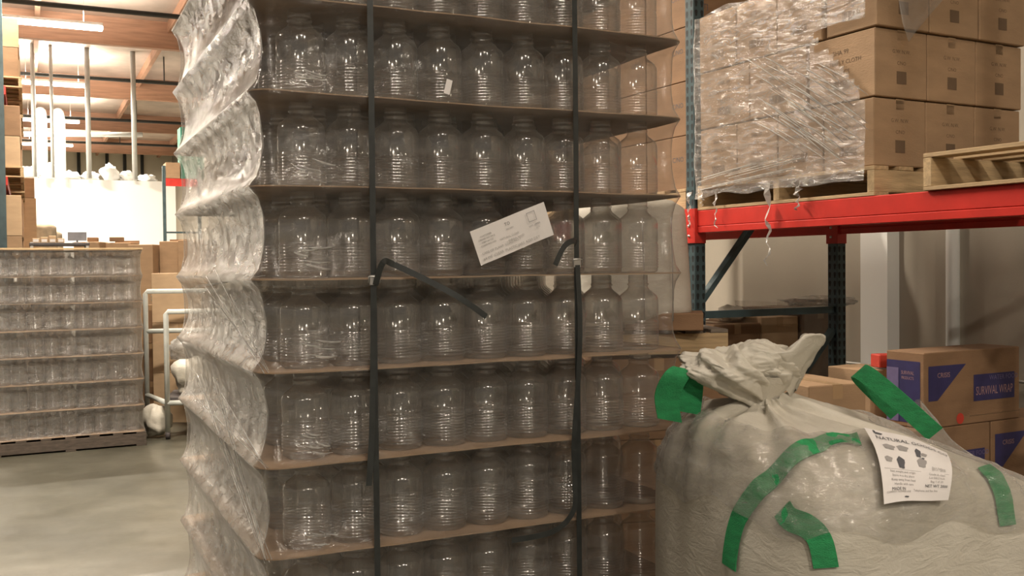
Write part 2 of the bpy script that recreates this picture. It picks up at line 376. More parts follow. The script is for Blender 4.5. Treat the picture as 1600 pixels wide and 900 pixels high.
# ------------------------------------------------------------------ bottles
def bottle_profile(lod):
    R = 0.0672; H = 0.243
    p = [(0.0, 0.007), (0.038, 0.005), (0.055, 0.0), (0.0645, 0.006)]
    if lod == 0:
        z = 0.014
        for i in range(9):
            p += [(R-0.0026, z), (R-0.0003, z+0.0024), (R+0.0002, z+0.0044), (R-0.0008, z+0.0068)]; z += 0.0088
    else: p += [(R, 0.03), (R-0.001, 0.085)]
    p += [(R-0.003, 0.096), (R-0.003, 0.100), (R-0.0012, 0.103), (R-0.0012, 0.160), (R-0.0025, 0.168), (R-0.008, 0.177), (R-0.019, 0.186), (0.038, 0.194), (0.033, 0.201), (0.0315, 0.208)]
    if lod == 0: p += [(0.035, 0.211), (0.035, 0.214), (0.0315, 0.216), (0.0315, 0.222), (0.033, 0.225), (0.0315, 0.228), (0.0315, 0.240), (0.0305, H)]
    else: p += [(0.0315, H)]
    return p
ME_B0 = MB().lathe(bottle_profile(0), 24).mesh('bottle', M['bottle'])
ME_B1 = MB().lathe(bottle_profile(1), 14).mesh('bottle', M['bottle'])
PITCH = 0.1385; ROWP = 0.1200; TIER = 0.25

class Stack:
    """bottles on chipboard sheets; local x along the face turned to the camera, y into the stack"""
    def __init__(s, loc, rz, W, L, shift=0.0):
        s.loc = Vector(loc); s.rz = rz; s.W = W; s.L = L; s.Rm = Matrix.Rotation(rz, 3, 'Z'); s.seed = loc[0]*3.1
        s.nx = int((W-0.07)/PITCH); s.ny = int((L-0.07-PITCH)/ROWP)+1
        s.mx = (W-s.nx*PITCH)/2+shift; s.my = (L-((s.ny-1)*ROWP+PITCH))/2
    def wpt(s, x, y, z): return s.loc + s.Rm @ Vector((x, y, z))
    def pos(s, j, i):
        n = s.nx if j % 2 == 0 else s.nx-1
        if i >= n: return None
        return (s.mx+PITCH/2+PITCH*i+(PITCH/2 if j % 2 else 0), s.my+PITCH/2+ROWP*j)
    def outline(s, inset, n_c=8, step=0.03, r=0.07):
        """points and normals round the rounded rectangle, with running index"""
        W, L = s.W, s.L; r = max(0.02, r-inset*0.2); x0, x1, y0, y1 = inset, W-inset, inset, L-inset
        P = []
        def line(a, b, nrm):
            n = max(2, int(((b[0]-a[0])**2+(b[1]-a[1])**2)**0.5/step))
            for k in range(n): t = k/n; P.append((a[0]+(b[0]-a[0])*t, a[1]+(b[1]-a[1])*t, nrm[0], nrm[1]))
        def arc(cx, cy_, a0):
            for k in range(n_c): a = a0+pi/2*k/n_c; P.append((cx+r*cos(a), cy_+r*sin(a), cos(a), sin(a)))
        line((x0+r, y0), (x1-r, y0), (0, -1)); arc(x1-r, y0+r, -pi/2)
        line((x1, y0+r), (x1, y1-r), (1, 0)); arc(x1-r, y1-r, 0)
        line((x1-r, y1), (x0+r, y1), (0, 1)); arc(x0+r, y1-r, pi/2)
        line((x0, y1-r), (x0, y0+r), (-1, 0)); arc(x0+r, y0+r, pi)
        return P
    def wave(s, x, y, z, A):
        return A*nz(x*1.6+s.seed, y*1.6, z*3.0) + A*0.5*nz(x*5+s.seed, y*5, z*3.0)
    def sheet(s, z, label, group, amp=0.006, th=0.0035):
        O = s.outline(0.0, 6, 0.05); n = len(O); c = (s.W/2, s.L/2)
        rings = [1.0, 0.93, 0.8, 0.5]; vs = []; fs = []
        for lay in (0, 1):
            for k in rings:
                for (x, y, a, b) in O:
                    X = c[0]+(x-c[0])*k; Y = c[1]+(y-c[1])*k
                    d = max(0, (k-0.9)*10)
                    zz = z+(s.wave(X, Y, z, amp)*d)+(th if lay else 0)
                    vs.append((X, Y, zz))
            vs.append((c[0], c[1], z+(th if lay else 0)))
        m1 = n*len(rings)+1
        for lay in (0, 1):
            o = lay*m1
            for r_ in range(len(rings)-1):
                for k in range(n):
                    k2 = (k+1) % n; q = (o+r_*n+k, o+r_*n+k2, o+(r_+1)*n+k2, o+(r_+1)*n+k); fs.append(q if lay else q[::-1])
            for k in range(n):
                q = (o+(len(rings)-1)*n+k, o+(len(rings)-1)*n+(k+1) % n, o+m1-1); fs.append(q if lay else q[::-1])
        for k in range(n): fs.append((k, (k+1) % n, m1+(k+1) % n, m1+k))
        o = MB().add(vs, fs).build('layer_sheet', M['sheet'], loc=s.loc, rz=s.rz)
        return tag(o, label, 'sheet', group)
    def film(s, zs, label, mat='film', group=None, rows=9, depth=0.046, wr=0.004, step=0.02, slack=0.0):
        P = []
        O = s.outline(-0.003, 8, step, 0.08)
        for ti in range(len(zs)-1):
            for r_ in range(rows):
                t = r_/rows; z = zs[ti]+(zs[ti+1]-zs[ti])*t
                pull = depth*(sin(pi*t)**0.6 if t > 0 else 0)
                row = []
                for (x, y, a, b) in O:
                    corner = abs(a*b)*2
                    # film bridges the corner in straight folds: less pull there on most tiers
                    pl = pull*(1-0.15*corner)
                    k = s.wave(x, y, z, 0.006)*(1-min(1, 4*t*(1-t)*1.2)) if t == 0 else 0
                    e = wr*nz(x*16+z*9, y*16, z*22+ti*7)*(sin(pi*t)) + wr*1.2*nz(x*5, y*5-z*8, z*7+ti*3)*(sin(pi*t))
                    sx = slack*corner*sin(pi*t)
                    row.append((x-a*(pl+e+sx), y-b*(pl+e+sx), z+(s.wave(x, y, zs[ti], 0.006) if t == 0 else s.wave(x, y, zs[ti], 0.006)*(1-t)+s.wave(x, y, zs[ti+1], 0.006)*t)))
                P.append(row)
        P.append([(x, y, zs[-1]+s.wave(x, y, zs[-1], 0.006)) for (x, y, a, b) in O])
        o = MB().grid(P, True, True).build('stretch_film', M[mat], loc=s.loc, rz=s.rz)
        return tag(o, label, 'plastic film', group)

# ---- main stack
ZB = 0.17
S = Stack((-0.672, 2.604, 0), radians(25.75), 1.385, 1.675, 0.016)
TN = {2: 'lowest tier in view', 3: 'second lowest tier in view', 4: 'third lowest tier in view', 5: 'tier just below the white slip',
      6: 'tier behind the white slip', 7: 'tier just above the white slip', 8: 'second tier above the white slip', 9: 'topmost tier in view'}
ztier = [ZB+TIER*k for k in range(12)]
for k in range(0, 11):
    lb = ('brown chipboard layer sheet carrying the '+TN[k]+' of the big stack') if k in TN else 'brown chipboard layer sheet of the big stack, %s, beyond the frame' % {0: 'lowest', 1: 'second from the floor', 10: 'topmost'}[k]
    S.sheet(ztier[k]-0.002, lb, 'layer sheets of the big bottle stack')
def bottle(S, x, y, z, label, group, me=ME_B0):
    o = bpy.data.objects.new('bottle', me); link(o); o.location = S.wpt(x, y, z); o.rotation_euler = (0, 0, random.uniform(0, 6.28))
    return tag(o, label, 'bottle', group)
fill = MB()
for k in range(0, 10):
    z = ztier[k]+0.0025
    for j in range(S.ny):
        for i in range(S.nx):
            p = S.pos(j, i)
            if not p: continue
            if k in TN:
                if j == 0: bottle(S, p[0], p[1], z, '%s clear bottle from left, front row, %s' % (ORD[i], TN[k]), 'bottles in the big stack')
                elif j == 1 and k > 2: bottle(S, p[0], p[1], z, '%s clear bottle from left, second row, %s' % (ORD[i], TN[k]), 'bottles in the big stack')
                elif i == 0 and 2 <= j <= 8 and k > 2: bottle(S, p[0], p[1], z, '%s clear bottle from front corner, left side, %s' % (ORD[j], TN[k]), 'bottles in the big stack')
                else:
                    b = len(fill.v); fill.v += [(v[0]+p[0], v[1]+p[1], v[2]+z) for v in [tuple(q.co) for q in ME_B1.vertices]]
                    for f in ME_B1.polygons: fill.f.append(tuple(b+q for q in f.vertices)); fill.sm.append(True)
            elif k < 2 and (j == 0 or i == 0 or i == S.nx-1 or j == S.ny-1):
                b = len(fill.v); fill.v += [(v.co[0]+p[0], v.co[1]+p[1], v.co[2]+z) for v in ME_B1.vertices]
                for f in ME_B1.polygons: fill.f.append(tuple(b+q for q in f.vertices)); fill.sm.append(True)
tag(fill.build('bottles_behind', M['bottle'], loc=S.loc, rz=S.rz), 'remaining clear bottles deeper inside the big wrapped stack', 'bottles', kind='stuff')
pallet(S.wpt(0, 0, 0.0), S.rz, S.W, S.L, 'wooden pallet under the big bottle stack', h=0.165, nd=9)
S.film([z for z in ztier[:11]], 'clear stretch film wound round the big bottle stack', slack=-0.012)

# film folds: ropes of gathered film running over the near left corner
def fr(x, y, z, off=0.012): return (x, y-off, z)
cord = MB()
rnd = random.Random(3)
def cordline(p, q, r, sag=0.0, n=8):
    pts = []
    for i in range(n+1):
        t = i/n; a = Vector(p)*(1-t)+Vector(q)*t; a.z -= sag*sin(pi*t); pts.append(a)
    cord.tube(pts, [r*(0.6+0.4*sin(pi*i/n)) for i in range(n+1)], 5)
for (za, zb, n) in ((0.92, 1.32, 6), (1.42, 1.66, 4), (1.67, 1.58, 2), (1.17, 1.28, 3)):
    for i in range(n):
        cordline((0.012+0.02*rnd.random(), 0.010, za+rnd.uniform(-.004, .012)), (-0.008, 0.25+0.9*rnd.random(), zb+rnd.uniform(-0.05, .06)), rnd.uniform(0.0008, 0.0022))
for k in range(2, 10):  # short pale tubes on the front film stand in for light glints
    for i in range(6):
        x0 = rnd.uniform(0.11, 0.17); z0 = ztier[k]+rnd.uniform(0.02, 0.09); L_ = rnd.uniform(0.03, 0.07); dz = rnd.uniform(-0.016, 0.004)
        yy = 0.036
        cordline((x0, yy, z0), (x0+L_, yy, z0+dz), rnd.uniform(0.0015, 0.0040), 0.003, 5)
tag(cord.build('film_folds', M['film_white'], loc=S.loc, rz=S.rz), 'roped folds of stretch film pulled round the near left corner', 'plastic film', kind='stuff')

# ---- black straps with buckles and loose tails
def hang(pts, wd=0.017, th=0.0012, twist=None):
    """strap through local points lying in the plane of the face; width lies in the plane"""
    P = []; Sd = []; Nn = []
    pts = [Vector(p) for p in pts]
    # smooth
    Q = []
    for i in range(len(pts)-1):
        p0 = pts[max(0, i-1)]; p1 = pts[i]; p2 = pts[i+1]; p3 = pts[min(len(pts)-1, i+2)]
        for k in range(6):
            t = k/6; Q.append(0.5*((2*p1)+(p2-p0)*t+(2*p0-5*p1+4*p2-p3)*t*t+(3*p1-p0-3*p2+p3)*t*t*t))
    Q.append(pts[-1])
    for i, p in enumerate(Q):
        d = (Q[min(i+1, len(Q)-1)]-Q[max(i-1, 0)]).normalized(); n = Vector((0, -1, 0)); n = (n-d*n.dot(d)).normalized(); a = d.cross(n).normalized()
        tw = (twist or 0.0); a2 = a*cos(tw)+n*sin(tw); n2 = n*cos(tw)-a*sin(tw)
        P.append(p); Sd.append(a2*wd/2); Nn.append(n2)
    return P, Sd, Nn
def strap(x, label, tails, zb):
    t = empty('strapping_band', S.wpt(0, 0, 0), S.rz, label, 'strap', 'black straps on the big stack')
    P, Sd, Nn = hang([(x, -0.006, 0.165), (x, -0.0065, 1.0), (x, -0.006, zb), (x+0.001, -0.006, 2.2), (x, -0.006, 2.674)])
    MB().ribbon(P, Sd, 0.0012, Nn).build('band', M['strap'], t)
    MB().box(x-0.006-0.008, x+0.006+0.008, S.L+0.006, S.L+0.0075, 0.165, 2.674).build('band', M['strap'], t)
    MB().box(x-0.014, x+0.014, -0.006, S.L+0.0075, 2.674, 2.676).build('band', M['strap'], t)
    bk = MB().box(x-0.0125, x+0.0125, -0.0115, -0.0045, zb-0.022, zb+0.006, ch=0.0015).build('buckle', M['steel'], t)
    bw = MB(); bw.tube([(x-0.016, -0.012, zb-0.016), (x-0.016, -0.014, zb+0.002), (x+0.016, -0.014, zb+0.002), (x+0.016, -0.012, zb-0.016)], 0.0018, 6)
    bw.build('wire_loop', M['steel'], bk)
    for tl in tails:
        P, Sd, Nn = hang(tl); MB().ribbon(P, Sd, 0.0012, Nn).build('loose_end', M['strap'], t)
x1, x2 = 0.319, 0.962
strap(x1, 'left black strapping band with buckle and long loose tail', [
    [(x1+0.004, -0.010, 1.650), (x1+0.02, -0.030, 1.712), (x1+0.055, -0.022, 1.706), (x1+0.15, -0.035, 1.66), (x1+0.24, -0.05, 1.61), (x1+0.318, -0.055, 1.555)],
    [(x1-0.002, -0.012, 1.64), (x1-0.006, -0.012, 1.45), (x1-0.014, -0.018, 1.25), (x1-0.027, -0.024, 1.10)]], 1.672)
strap(x2, 'right black strapping band with hooked tail near the white slip', [
    [(x2-0.004, -0.012, 1.765), (x2-0.025, -0.035, 1.773), (x2-0.065, -0.045, 1.755), (x2-0.098, -0.05, 1.70)],
    [(x2+0.0, -0.011, 1.70), (x2+0.006, -0.012, 1.52), (x2-0.004, -0.016, 1.35), (x2-0.024, -0.022, 1.16), (x2-0.024, -0.026, 1.03), (x2-0.034, -0.03, 0.955), (x2-0.105, -0.034, 0.905), (x2-0.24, -0.03, 0.895)]], 1.715)

# ---- packing slip
sl = empty('packing_slip', S.wpt(0.742, -0.014, 1.795), S.rz, 'white printed packing slip tilted under the film', 'paper')
slr = MB(); a = radians(20.5)
def sp(u, v, d=0.0): return (u*cos(a)-v*sin(a), -d, u*sin(a)+v*cos(a))
g = []
for i in range(9):
    u = -0.128+0.256*i/8; g.append([(sp(u, -0.052+0.104*j/3, 0.004*sin(i*0.8)+0.002*j)) for j in range(4)])
slr.grid(g, True); recalc(slr.build('page', M['paper'], sl))
rr = (pi/2, -a, 0)
def st(s, u, v, size, m='ink_grey', sx=1.0): text(sl, s, size, m, sp(u, v, 0.010), rr, sx=sx)
st('TO', -0.01, 0.033, 0.013, 'ink'); st('DELIVERY', -0.006, 0.018, 0.006)
for q, ww in enumerate(('CUSTOMER', 'ORDER NO 0412', 'ITEM 64 OZ', 'CLEAR ROUND')): st(ww, -0.086, 0.026-0.009*q, 0.0075)
st('NATURAL CLEAR', -0.016, -0.003, 0.0085); st('SHRINK BAND', 0.004, -0.015, 0.0085)
st('CARE OF PLANT  LOAD NO 7', -0.05, -0.022, 0.010, 'ink_grey'); st('64 OZ  CLEAR  PLASTIC JARS  KEEP DRY', -0.02, -0.038, 0.011, 'ink_grey')
st('LOT  UPPER', 0.074, -0.0, 0.0075, 'ink'); st('SKID', 0.082, -0.010, 0.0065)
fb = MB()
for (u0, u1, v0, v1) in ((0.058, 0.086, 0.012, 0.0132), (0.058, 0.086, 0.0388, 0.040), (0.058, 0.0592, 0.012, 0.040), (0.0848, 0.086, 0.012, 0.040)):
    fb.add([sp(u0, v0, 0.011), sp(u1, v0, 0.011), sp(u1, v1, 0.011), sp(u0, v1, 0.011)], [(0, 1, 2, 3)])
fb.build('stamp_frame', M['ink'], sl)
tagp = MB().box(-0.009, 0.009, -0.001, 0.0, -0.02, 0.022).build('paper_scrap', M['paper'], loc=S.wpt(0.548, -0.005, 2.21), rz=S.rz)
tagp.rotation_euler = (0, radians(14), S.rz); tag(tagp, 'small white paper scrap stuck to the film beside the right strap, high up', 'paper')

# ---- second stack at left
T = Stack((-3.555-1.34*cos(radians(27)), 9.57-1.34*sin(radians(27)), 0), radians(27), 1.34, 1.34)
TT = {6: 'top tier', 5: 'second tier', 4: 'third tier', 3: 'fourth tier', 2: 'fifth tier', 1: 'sixth tier', 0: 'bottom tier'}
zt = [0.14+TIER*k for k in range(8)]
for k in range(8):
    lb = 'layer sheet closing the top of the far left bottle stack' if k == 7 else 'brown layer sheet under the %s of the far left stack' % TT[k]
    T.sheet(zt[k]-0.002, lb, 'layer sheets of the far bottle stack')
f2 = MB()
for k in range(7):
    z = zt[k]+0.0025
    for j in range(T.ny):
        for i in range(T.nx):
            p = T.pos(j, i)
            if not p: continue
            if j == 0 and i >= 2: bottle(T, p[0], p[1], z, '%s bottle from right, front of the %s, far left stack' % (ORD[T.nx-1-i], TT[k]), 'bottles in the far left stack', ME_B0)
            elif j <= 3 or i in (0, T.nx-1) or j == T.ny-1:
                b = len(f2.v); f2.v += [(v.co[0]+p[0], v.co[1]+p[1], v.co[2]+z) for v in ME_B1.vertices]
                for f in ME_B1.polygons: f2.f.append(tuple(b+q for q in f.vertices)); f2.sm.append(True)
tag(f2.build('bottles_behind', M['bottle'], loc=T.loc, rz=T.rz), 'remaining clear bottles inside the far left wrapped stack', 'bottles', kind='stuff')
T.film(zt, 'clear stretch film wound round the far left bottle stack', mat='film_far', depth=0.022, rows=6, step=0.05)
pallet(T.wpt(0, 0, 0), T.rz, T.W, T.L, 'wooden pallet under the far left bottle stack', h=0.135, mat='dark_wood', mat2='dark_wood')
tf = empty('top_frame', T.wpt(0, 0, zt[7]+0.003), T.rz, 'pale wooden top frame on the far left bottle stack', 'wood frame')
for (x0, x1_, y0, y1) in ((0, T.W, 0, 0.07), (0, T.W, T.L-0.07, T.L), (0, 0.07, 0.07, T.L-0.07), (T.W-0.07, T.W, 0.07, T.L-0.07)):
    MB().box(x0, x1_, y0, y1, 0, 0.016, ch=0.002).build('slat', M['wood'], tf)

# ------------------------------------------------------------------ pallet rack
RA = radians(28.0); RV = Vector((cos(RA), sin(RA), 0)); RU = Vector((sin(RA), -cos(RA), 0))   # RV into the rack, RU along the beam to the viewer
PA = Vector((1.003, 5.40, 0)); BZ = 1.985
RZ = RA-pi/2   # local x = RU, local y = RV
ME_SLOT = None
def upright(parent, x, y, h=5.2):
    p = MB().box(x-0.038, x+0.038, y-0.036, y+0.036, 0.012, h, ch=0.004).build('post', M['upright'], parent)
    MB().box(x-0.07, x+0.07, y-0.06, y+0.06, 0, 0.012).build('foot_plate', M['upright'], parent)
    # teardrop slots: flat dark shapes on the faces, painting the shade inside the holes
    sl_ = MB(); z = 0.30
    drop = [(-0.010, 0.012), (-0.007, 0.019), (0.0, 0.022), (0.007, 0.019), (0.010, 0.012), (0.005, -0.012), (0.0, -0.014), (-0.005, -0.012)]
    while z < 3.3:
        for c in (-0.019, 0.019):
            vs = [(x+c+a, y-0.0365, z+b) for a, b in drop]; sl_.add(vs, [tuple(range(8))])
            vs = [(x+0.0385, y+c+a, z+b) for a, b in drop]; sl_.add(vs, [tuple(range(8))])
            vs = [(x+c+a, y+0.0365, z+b) for a, b in drop]; sl_.add(vs, [tuple(range(8))[::-1]])
            vs = [(x-0.0385, y+c+a, z+b) for a, b in drop]; sl_.add(vs, [tuple(range(8))[::-1]])
        z += 0.0508
    o = sl_.build('slot_row', M['slot'], parent); o['kind'] = 'stuff'
    return p
def rack_frame(loc, label, depth=1.05, braces=True):
    t = empty('rack_frame', loc, RZ, label, 'rack', 'upright frames of the right rack')
    upright(t, 0, 0); upright(t, 0, depth)
    if braces:
        for z in (0.2, 1.42, 2.62, 3.8):
            MB().bar((0, 0.036, z), (0, depth-0.036, z), 0.03, 0.04).build('brace', M['upright'], t)
        for (za, zb) in ((1.50, 2.16), (0.3, 1.3)):
            MB().bar((0.0, 0.036, za), (0.0, 0.62 if za > 1 else depth-0.036, zb+ (0 if za > 1 else 0)), 0.03, 0.045, up=(1, 0, 0)).build('diagonal_brace', M['upright'], t)
        MB().bar((0.0, 0.62, 2.16), (0.0, depth-0.036, 2.58), 0.03, 0.045, up=(1, 0, 0)).build('diagonal_brace', M['upright'], t)
    return t
rack_frame(PA, 'teal steel rack frame with teardrop slots behind the big stack')
def beam(x0, x1_, y, z, label):
    t = empty('rack_beam', PA, RZ, label, 'rack beam', 'red beams of the right rack')
    b = MB().box(x0+0.042, x1_, y-0.03, y+0.02, z-0.085, z, ch=0.004)
    b.box(x0+0.042, x1_, y-0.03, y-0.002, z-0.120, z-0.085, ch=0.003)
    b.build('beam', M['beam_red'], t)
    c = MB().box(x0-0.04, x0+0.045, y-0.046, y-0.037, z-0.175, z+0.012, ch=0.002)
    c.box(x0+0.040, x0+0.050, y-0.046, y+0.03, z-0.175, z+0.012, ch=0.002)
    pl = c.build('end_plate', M['beam_red'], t)
    rv = MB()
    for zz in (z-0.03, z-0.08, z-0.135): rv.lathe([(0.0, 0.006), (0.006, 0.006), (0.008, 0.0)], 8, (0, 0, 0))
    rv.v = [(v[0]+x0, y-0.046-v[2], v[1]+zz) for k, v in enumerate(rv.v) for zz in [(z-0.03, z-0.08, z-0.135)[k//24]]]
    rv.build('rivets', M['steel'], pl)
beam(0, 2.60, 0.0, BZ, 'near red rack beam under the wrapped box pallet')
beam(0, 2.60, 1.05, BZ, 'rear red rack beam half hidden behind the near one')
for (n_, y) in (('near', 0.0), ('rear', 1.05)):
    t = empty('rack_beam', PA, RZ, n_+' red rack beam of the bay behind the bottle stack', 'rack beam', 'red beams of the right rack')
    MB().box(-2.60, -0.05, y-0.03, y+0.02, BZ-0.12, BZ, ch=0.004).build('beam', M['beam_red'], t)
rack_frame(PA+RU*2.68, 'teal rack frame at the near end of the red beams, out of view')
rack_frame(PA-RU*2.68, 'teal rack frame at the far end of the bay behind the bottles')

def rl(x, y, z=0.0): return PA+RU*x+RV*y+Vector((0, 0, z))
# pallet of cartons on the rack
BX0, BY0 = 0.052, -0.02; PH = 0.13
pallet(rl(BX0+1.20, BY0-0.01, BZ+0.001), RZ+pi/2, 1.02, 1.20, 'wooden pallet on the red beam under the wrapped boxes', h=PH, nb=5)
rows = [(4, 3, 'bottom'), (3, 3, 'middle'), (4, 3, 'upper')]
zc = BZ+PH+0.003
side = ['leftmost', 'second from left', 'third from left', 'nearest corner']
for r_, (na, nb, rn) in enumerate(rows):
    H = 0.298
    for i in range(na):
        for j in range(nb):
            if 0 < i < na-1 and 0 < j < nb-1: continue
            if i == 0 and j > 0: continue
            wx = 1.185/na; wy = 0.99/nb
            jx = random.uniform(-0.004, 0.004); off = [0.0, 0.01, 0.035][r_] if i == na-1 else 0
            if j == 0:
                who = 'nearest corner box' if i == na-1 else ['leftmost box', 'second box from left', 'third box from left'][i]
                lb = 'tan carton under film, %s of the %s row' % (who, rn)
            elif i == na-1: lb = 'brown carton on the shaded right side, %s back from corner, %s row' % (ORD[j-1], rn)
            else: lb = 'hidden brown carton at the back of the %s row, number %s' % (rn, ORD[i])
            c = carton(rl(BX0+0.006+wx*i+off*0.6, BY0+0.006+wy*j+jx, zc), RZ, wx-0.006, wy-0.006, H-0.004, 'card' if r_ != 1 else 'card_light' if False else 'card', lb, 'cartons on the racked pallet', tape=False)
            tpm = MB().box(0.0, wx-0.006, (wy-0.006)/2-0.025, (wy-0.006)/2+0.025, H-0.05, H-0.0034); tpm.build('tape', M['tape'], c)
            fx = (wx-0.006)/2; sz = 0.030
            if j == 0:
                for q, (s_, zz) in enumerate((('SHA 99', 0.22), ('BUTTERFLY CLOTH', 0.175), ('144 PCS', 0.13))):
                    text(c, s_, sz if q != 1 else 0.027, 'ink_soft', (fx, -0.001, zz), (pi/2, 0, 0), sx=min(1, wx/0.36))
                bc = MB()
                for q in range(12): bc.box(fx-0.05+0.0085*q, fx-0.05+0.0085*q+(0.005 if q % 3 else 0.003), -0.001, 0.0, 0.055, 0.095)
                bc.build('barcode', M['ink_soft'], c)
            if i == na-1:
                yy = (wy-0.006)/2; X = wx-0.0055
                text(c, 'G.W. N.W.', 0.024, 'ink_soft', (X, yy, 0.20), (pi/2, 0, pi/2)); text(c, 'C/NO', 0.022, 'ink_soft', (X, yy, 0.15), (pi/2, 0, pi/2))
                MB().box(X, X+0.0008, yy-0.03, yy+0.03, 0.06, 0.115).build('print_mark', M['ink_soft'], c)
    zc += H+0.002
# film over that load: front (aisle) face and both ends up to the corner
fm = MB(); P = []
xa, xb, ya, yb = BX0-0.012, BX0+1.212, BY0-0.014, BY0+0.60
def loadpath():
    pts = []
    for k in range(10): pts.append((xa, yb-(yb-ya-0.02)*k/10, -1, 0))
    for k in range(6): an = pi+pi/2*k/5; pts.append((xa+0.02+0.02*cos(an), ya+0.02+0.02*sin(an), cos(an), sin(an)))
    for k in range(1, 40): pts.append((xa+0.02+(xb-xa-0.04)*k/40, ya, 0, -1))
    return pts
LP = loadpath(); ztop = BZ+PH+0.90
for r_ in range(31):
    z = BZ+0.07+(ztop-BZ-0.07)*r_/30; row = []
    for q, (x, y, a_, b_) in enumerate(LP):
        fx = (x-xa)/(xb-xa)
        lim = ztop if fx < 0.80 else ztop
        e = 0.010+0.010*nz(x*9+z*4, y*9, z*5)+0.004*nz(x*25-z*18, y*25, z*18)
        if z < BZ+PH: e += 0.02*(1-(z-BZ)/PH)
        row.append((x+a_*e, y+b_*e, z+0.02*nz(x*5, y*5, 9)))
    P.append(row)
# film ends in a slanting torn edge towards the near corner
o = MB(); nj = len(LP); vs = [q for r in P for q in r]; fs = []
for i in range(30):
    for j in range(nj-1):
        fx = (LP[j][0]-xa)/(xb-xa); zf = i/30
        if fx > 1.16-0.62*zf and zf < 0.62: continue
        if 0.62 <= zf < 0.72 and fx > 0.72-0.5*abs(zf-0.67): continue
        fs.append((i*nj+j, i*nj+j+1, (i+1)*nj+j+1, (i+1)*nj+j))
o.add(vs, fs, True)
tag(o.build('stretch_film', M['film_box'], loc=PA, rz=RZ), 'torn clear stretch film over the boxes on the rack', 'plastic film')
# bright diagonal film folds over the load's aisle face
dg = MB(); rnd = random.Random(11)
for i in range(34):
    x0 = rnd.uniform(0.45, 0.95); z0 = BZ+PH+rnd.uniform(0.28, 0.62)-(x0-0.45)*0.25; L = rnd.uniform(0.12, 0.5)
    x1_ = min(BX0+1.19, x0+L); z1 = z0-(x1_-x0)*rnd.uniform(0.55, 0.7)
    if z1 < BZ+0.1: continue
    n = 6; pts = [(x0+(x1_-x0)*t/n, ya-0.022+0.003*rnd.random(), z0+(z1-z0)*t/n+0.008*sin(pi*t/n)) for t in range(n+1)]
    dg.tube(pts, [rnd.uniform(0.0007, 0.003)*(0.4+sin(pi*t/n)) for t in range(n+1)], 4)
for i in range(10):
    z0 = BZ+PH+rnd.uniform(-0.03, 0.06); x0 = rnd.uniform(BX0, 0.5); x1_ = x0+rnd.uniform(0.3, 0.7)
    dg.tube([(x0, ya-0.02, z0), ((x0+x1_)/2, ya-0.024, z0+0.02), (x1_, ya-0.02, z0+0.04)], rnd.uniform(0.0008, 0.003), 4)
tag(dg.build('film_folds', M['film_white'], loc=PA, rz=RZ), 'bright diagonal folds in the film over the racked boxes', 'plastic film', kind='stuff')
# torn fringes hanging from the pallet edge
def fringe(x, L, wd, label, seed, zig=0.02):
    r = random.Random(seed); pts = []; z = BZ+0.10; n = 14; X = x
    P_, S_, N_ = [], [], []
    for i in range(n+1):
        t = i/n; xx = x+zig*sin(i*1.7+seed)*t; zz = z-L*t; yy = ya-0.028-0.006*sin(i*1.1+seed)
        P_.append(Vector((xx, yy, zz))); w_ = wd*(1-0.75*t)*(0.6+0.5*r.random()); an = r.uniform(-0.7, 0.7)
        S_.append(Vector((cos(an), sin(an), 0.25*r.uniform(-1, 1)))*w_/2); N_.append(Vector((0, -1, 0)))
    tag(MB().ribbon(P_, S_, 0.0008, N_).build('film_shred', M['film_white'], loc=PA, rz=RZ), label, 'plastic film', 'torn film shreds on the red beam')
fringe(0.63, 0.40, 0.045, 'longest torn film shred dangling below the red beam', 1, 0.03)
fringe(0.24, 0.20, 0.02, 'short film shred hanging left of the longest one', 2, 0.015)
fringe(0.02, 0.19, 0.03, 'film shred hanging at the left end of the pallet', 5, 0.012)
fringe(0.83, 0.14, 0.06, 'wide crumpled film shred right of the longest one', 7, 0.02)
fringe(0.13, 0.10, 0.02, 'tiny curled film shred between the two left ones', 9, 0.03)
# film sheet sagging from the top, right
g = []
for i in range(15):
    s_ = i/14; row = []
    for j in range(13):
        t = j/12; x = 1.31-0.02*s_; 
        y = -0.05+0.50*t
        depth = 0.40*(1-abs(t-0.22)/ (0.22 if t < 0.22 else 0.78))
        row.append((x+0.06+0.03*nz(y*6, s_*5, 1), y, 3.02-depth*s_+0.01*nz(y*12, s_*9, 3)))
    g.append(row)
tag(MB().grid(g, True).build('loose_film', M['film_dark'], loc=PA, rz=RZ), 'loose flap of clear film hanging over the right boxes', 'plastic film')
# empty pallet at the right end of the beam
pallet(rl(2.62, -0.05, BZ+0.001), RZ+pi/2, 1.0, 1.10, 'empty wooden pallet resting on the red beam at right', h=0.15, nd=6, nb=5)

# cartons in the bay behind the bottle stack
for k in range(4):
    for j in range(2):
        for i in range(3):
            lb = 'brown carton behind the bottles on the rack, %s layer, %s along, %s row' % (ORD[k], ORD[i], ['near', 'rear'][j])
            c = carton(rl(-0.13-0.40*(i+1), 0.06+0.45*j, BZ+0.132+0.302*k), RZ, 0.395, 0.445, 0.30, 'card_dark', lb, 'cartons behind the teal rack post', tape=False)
            if i == 0:
                for yy in (0.12, 0.30): text(c, '[T]', 0.04, 'ink', (0.396, yy, 0.12), (pi/2, 0, pi/2))
            if j == 0: text(c, 'C/NO', 0.04, 'ink', (0.3, -0.001, 0.17), (pi/2, 0, 0))
pallet(rl(-1.36, 0.02, BZ+0.001), RZ, 1.25, 0.95, 'wooden pallet under the brown cartons left of the teal post')

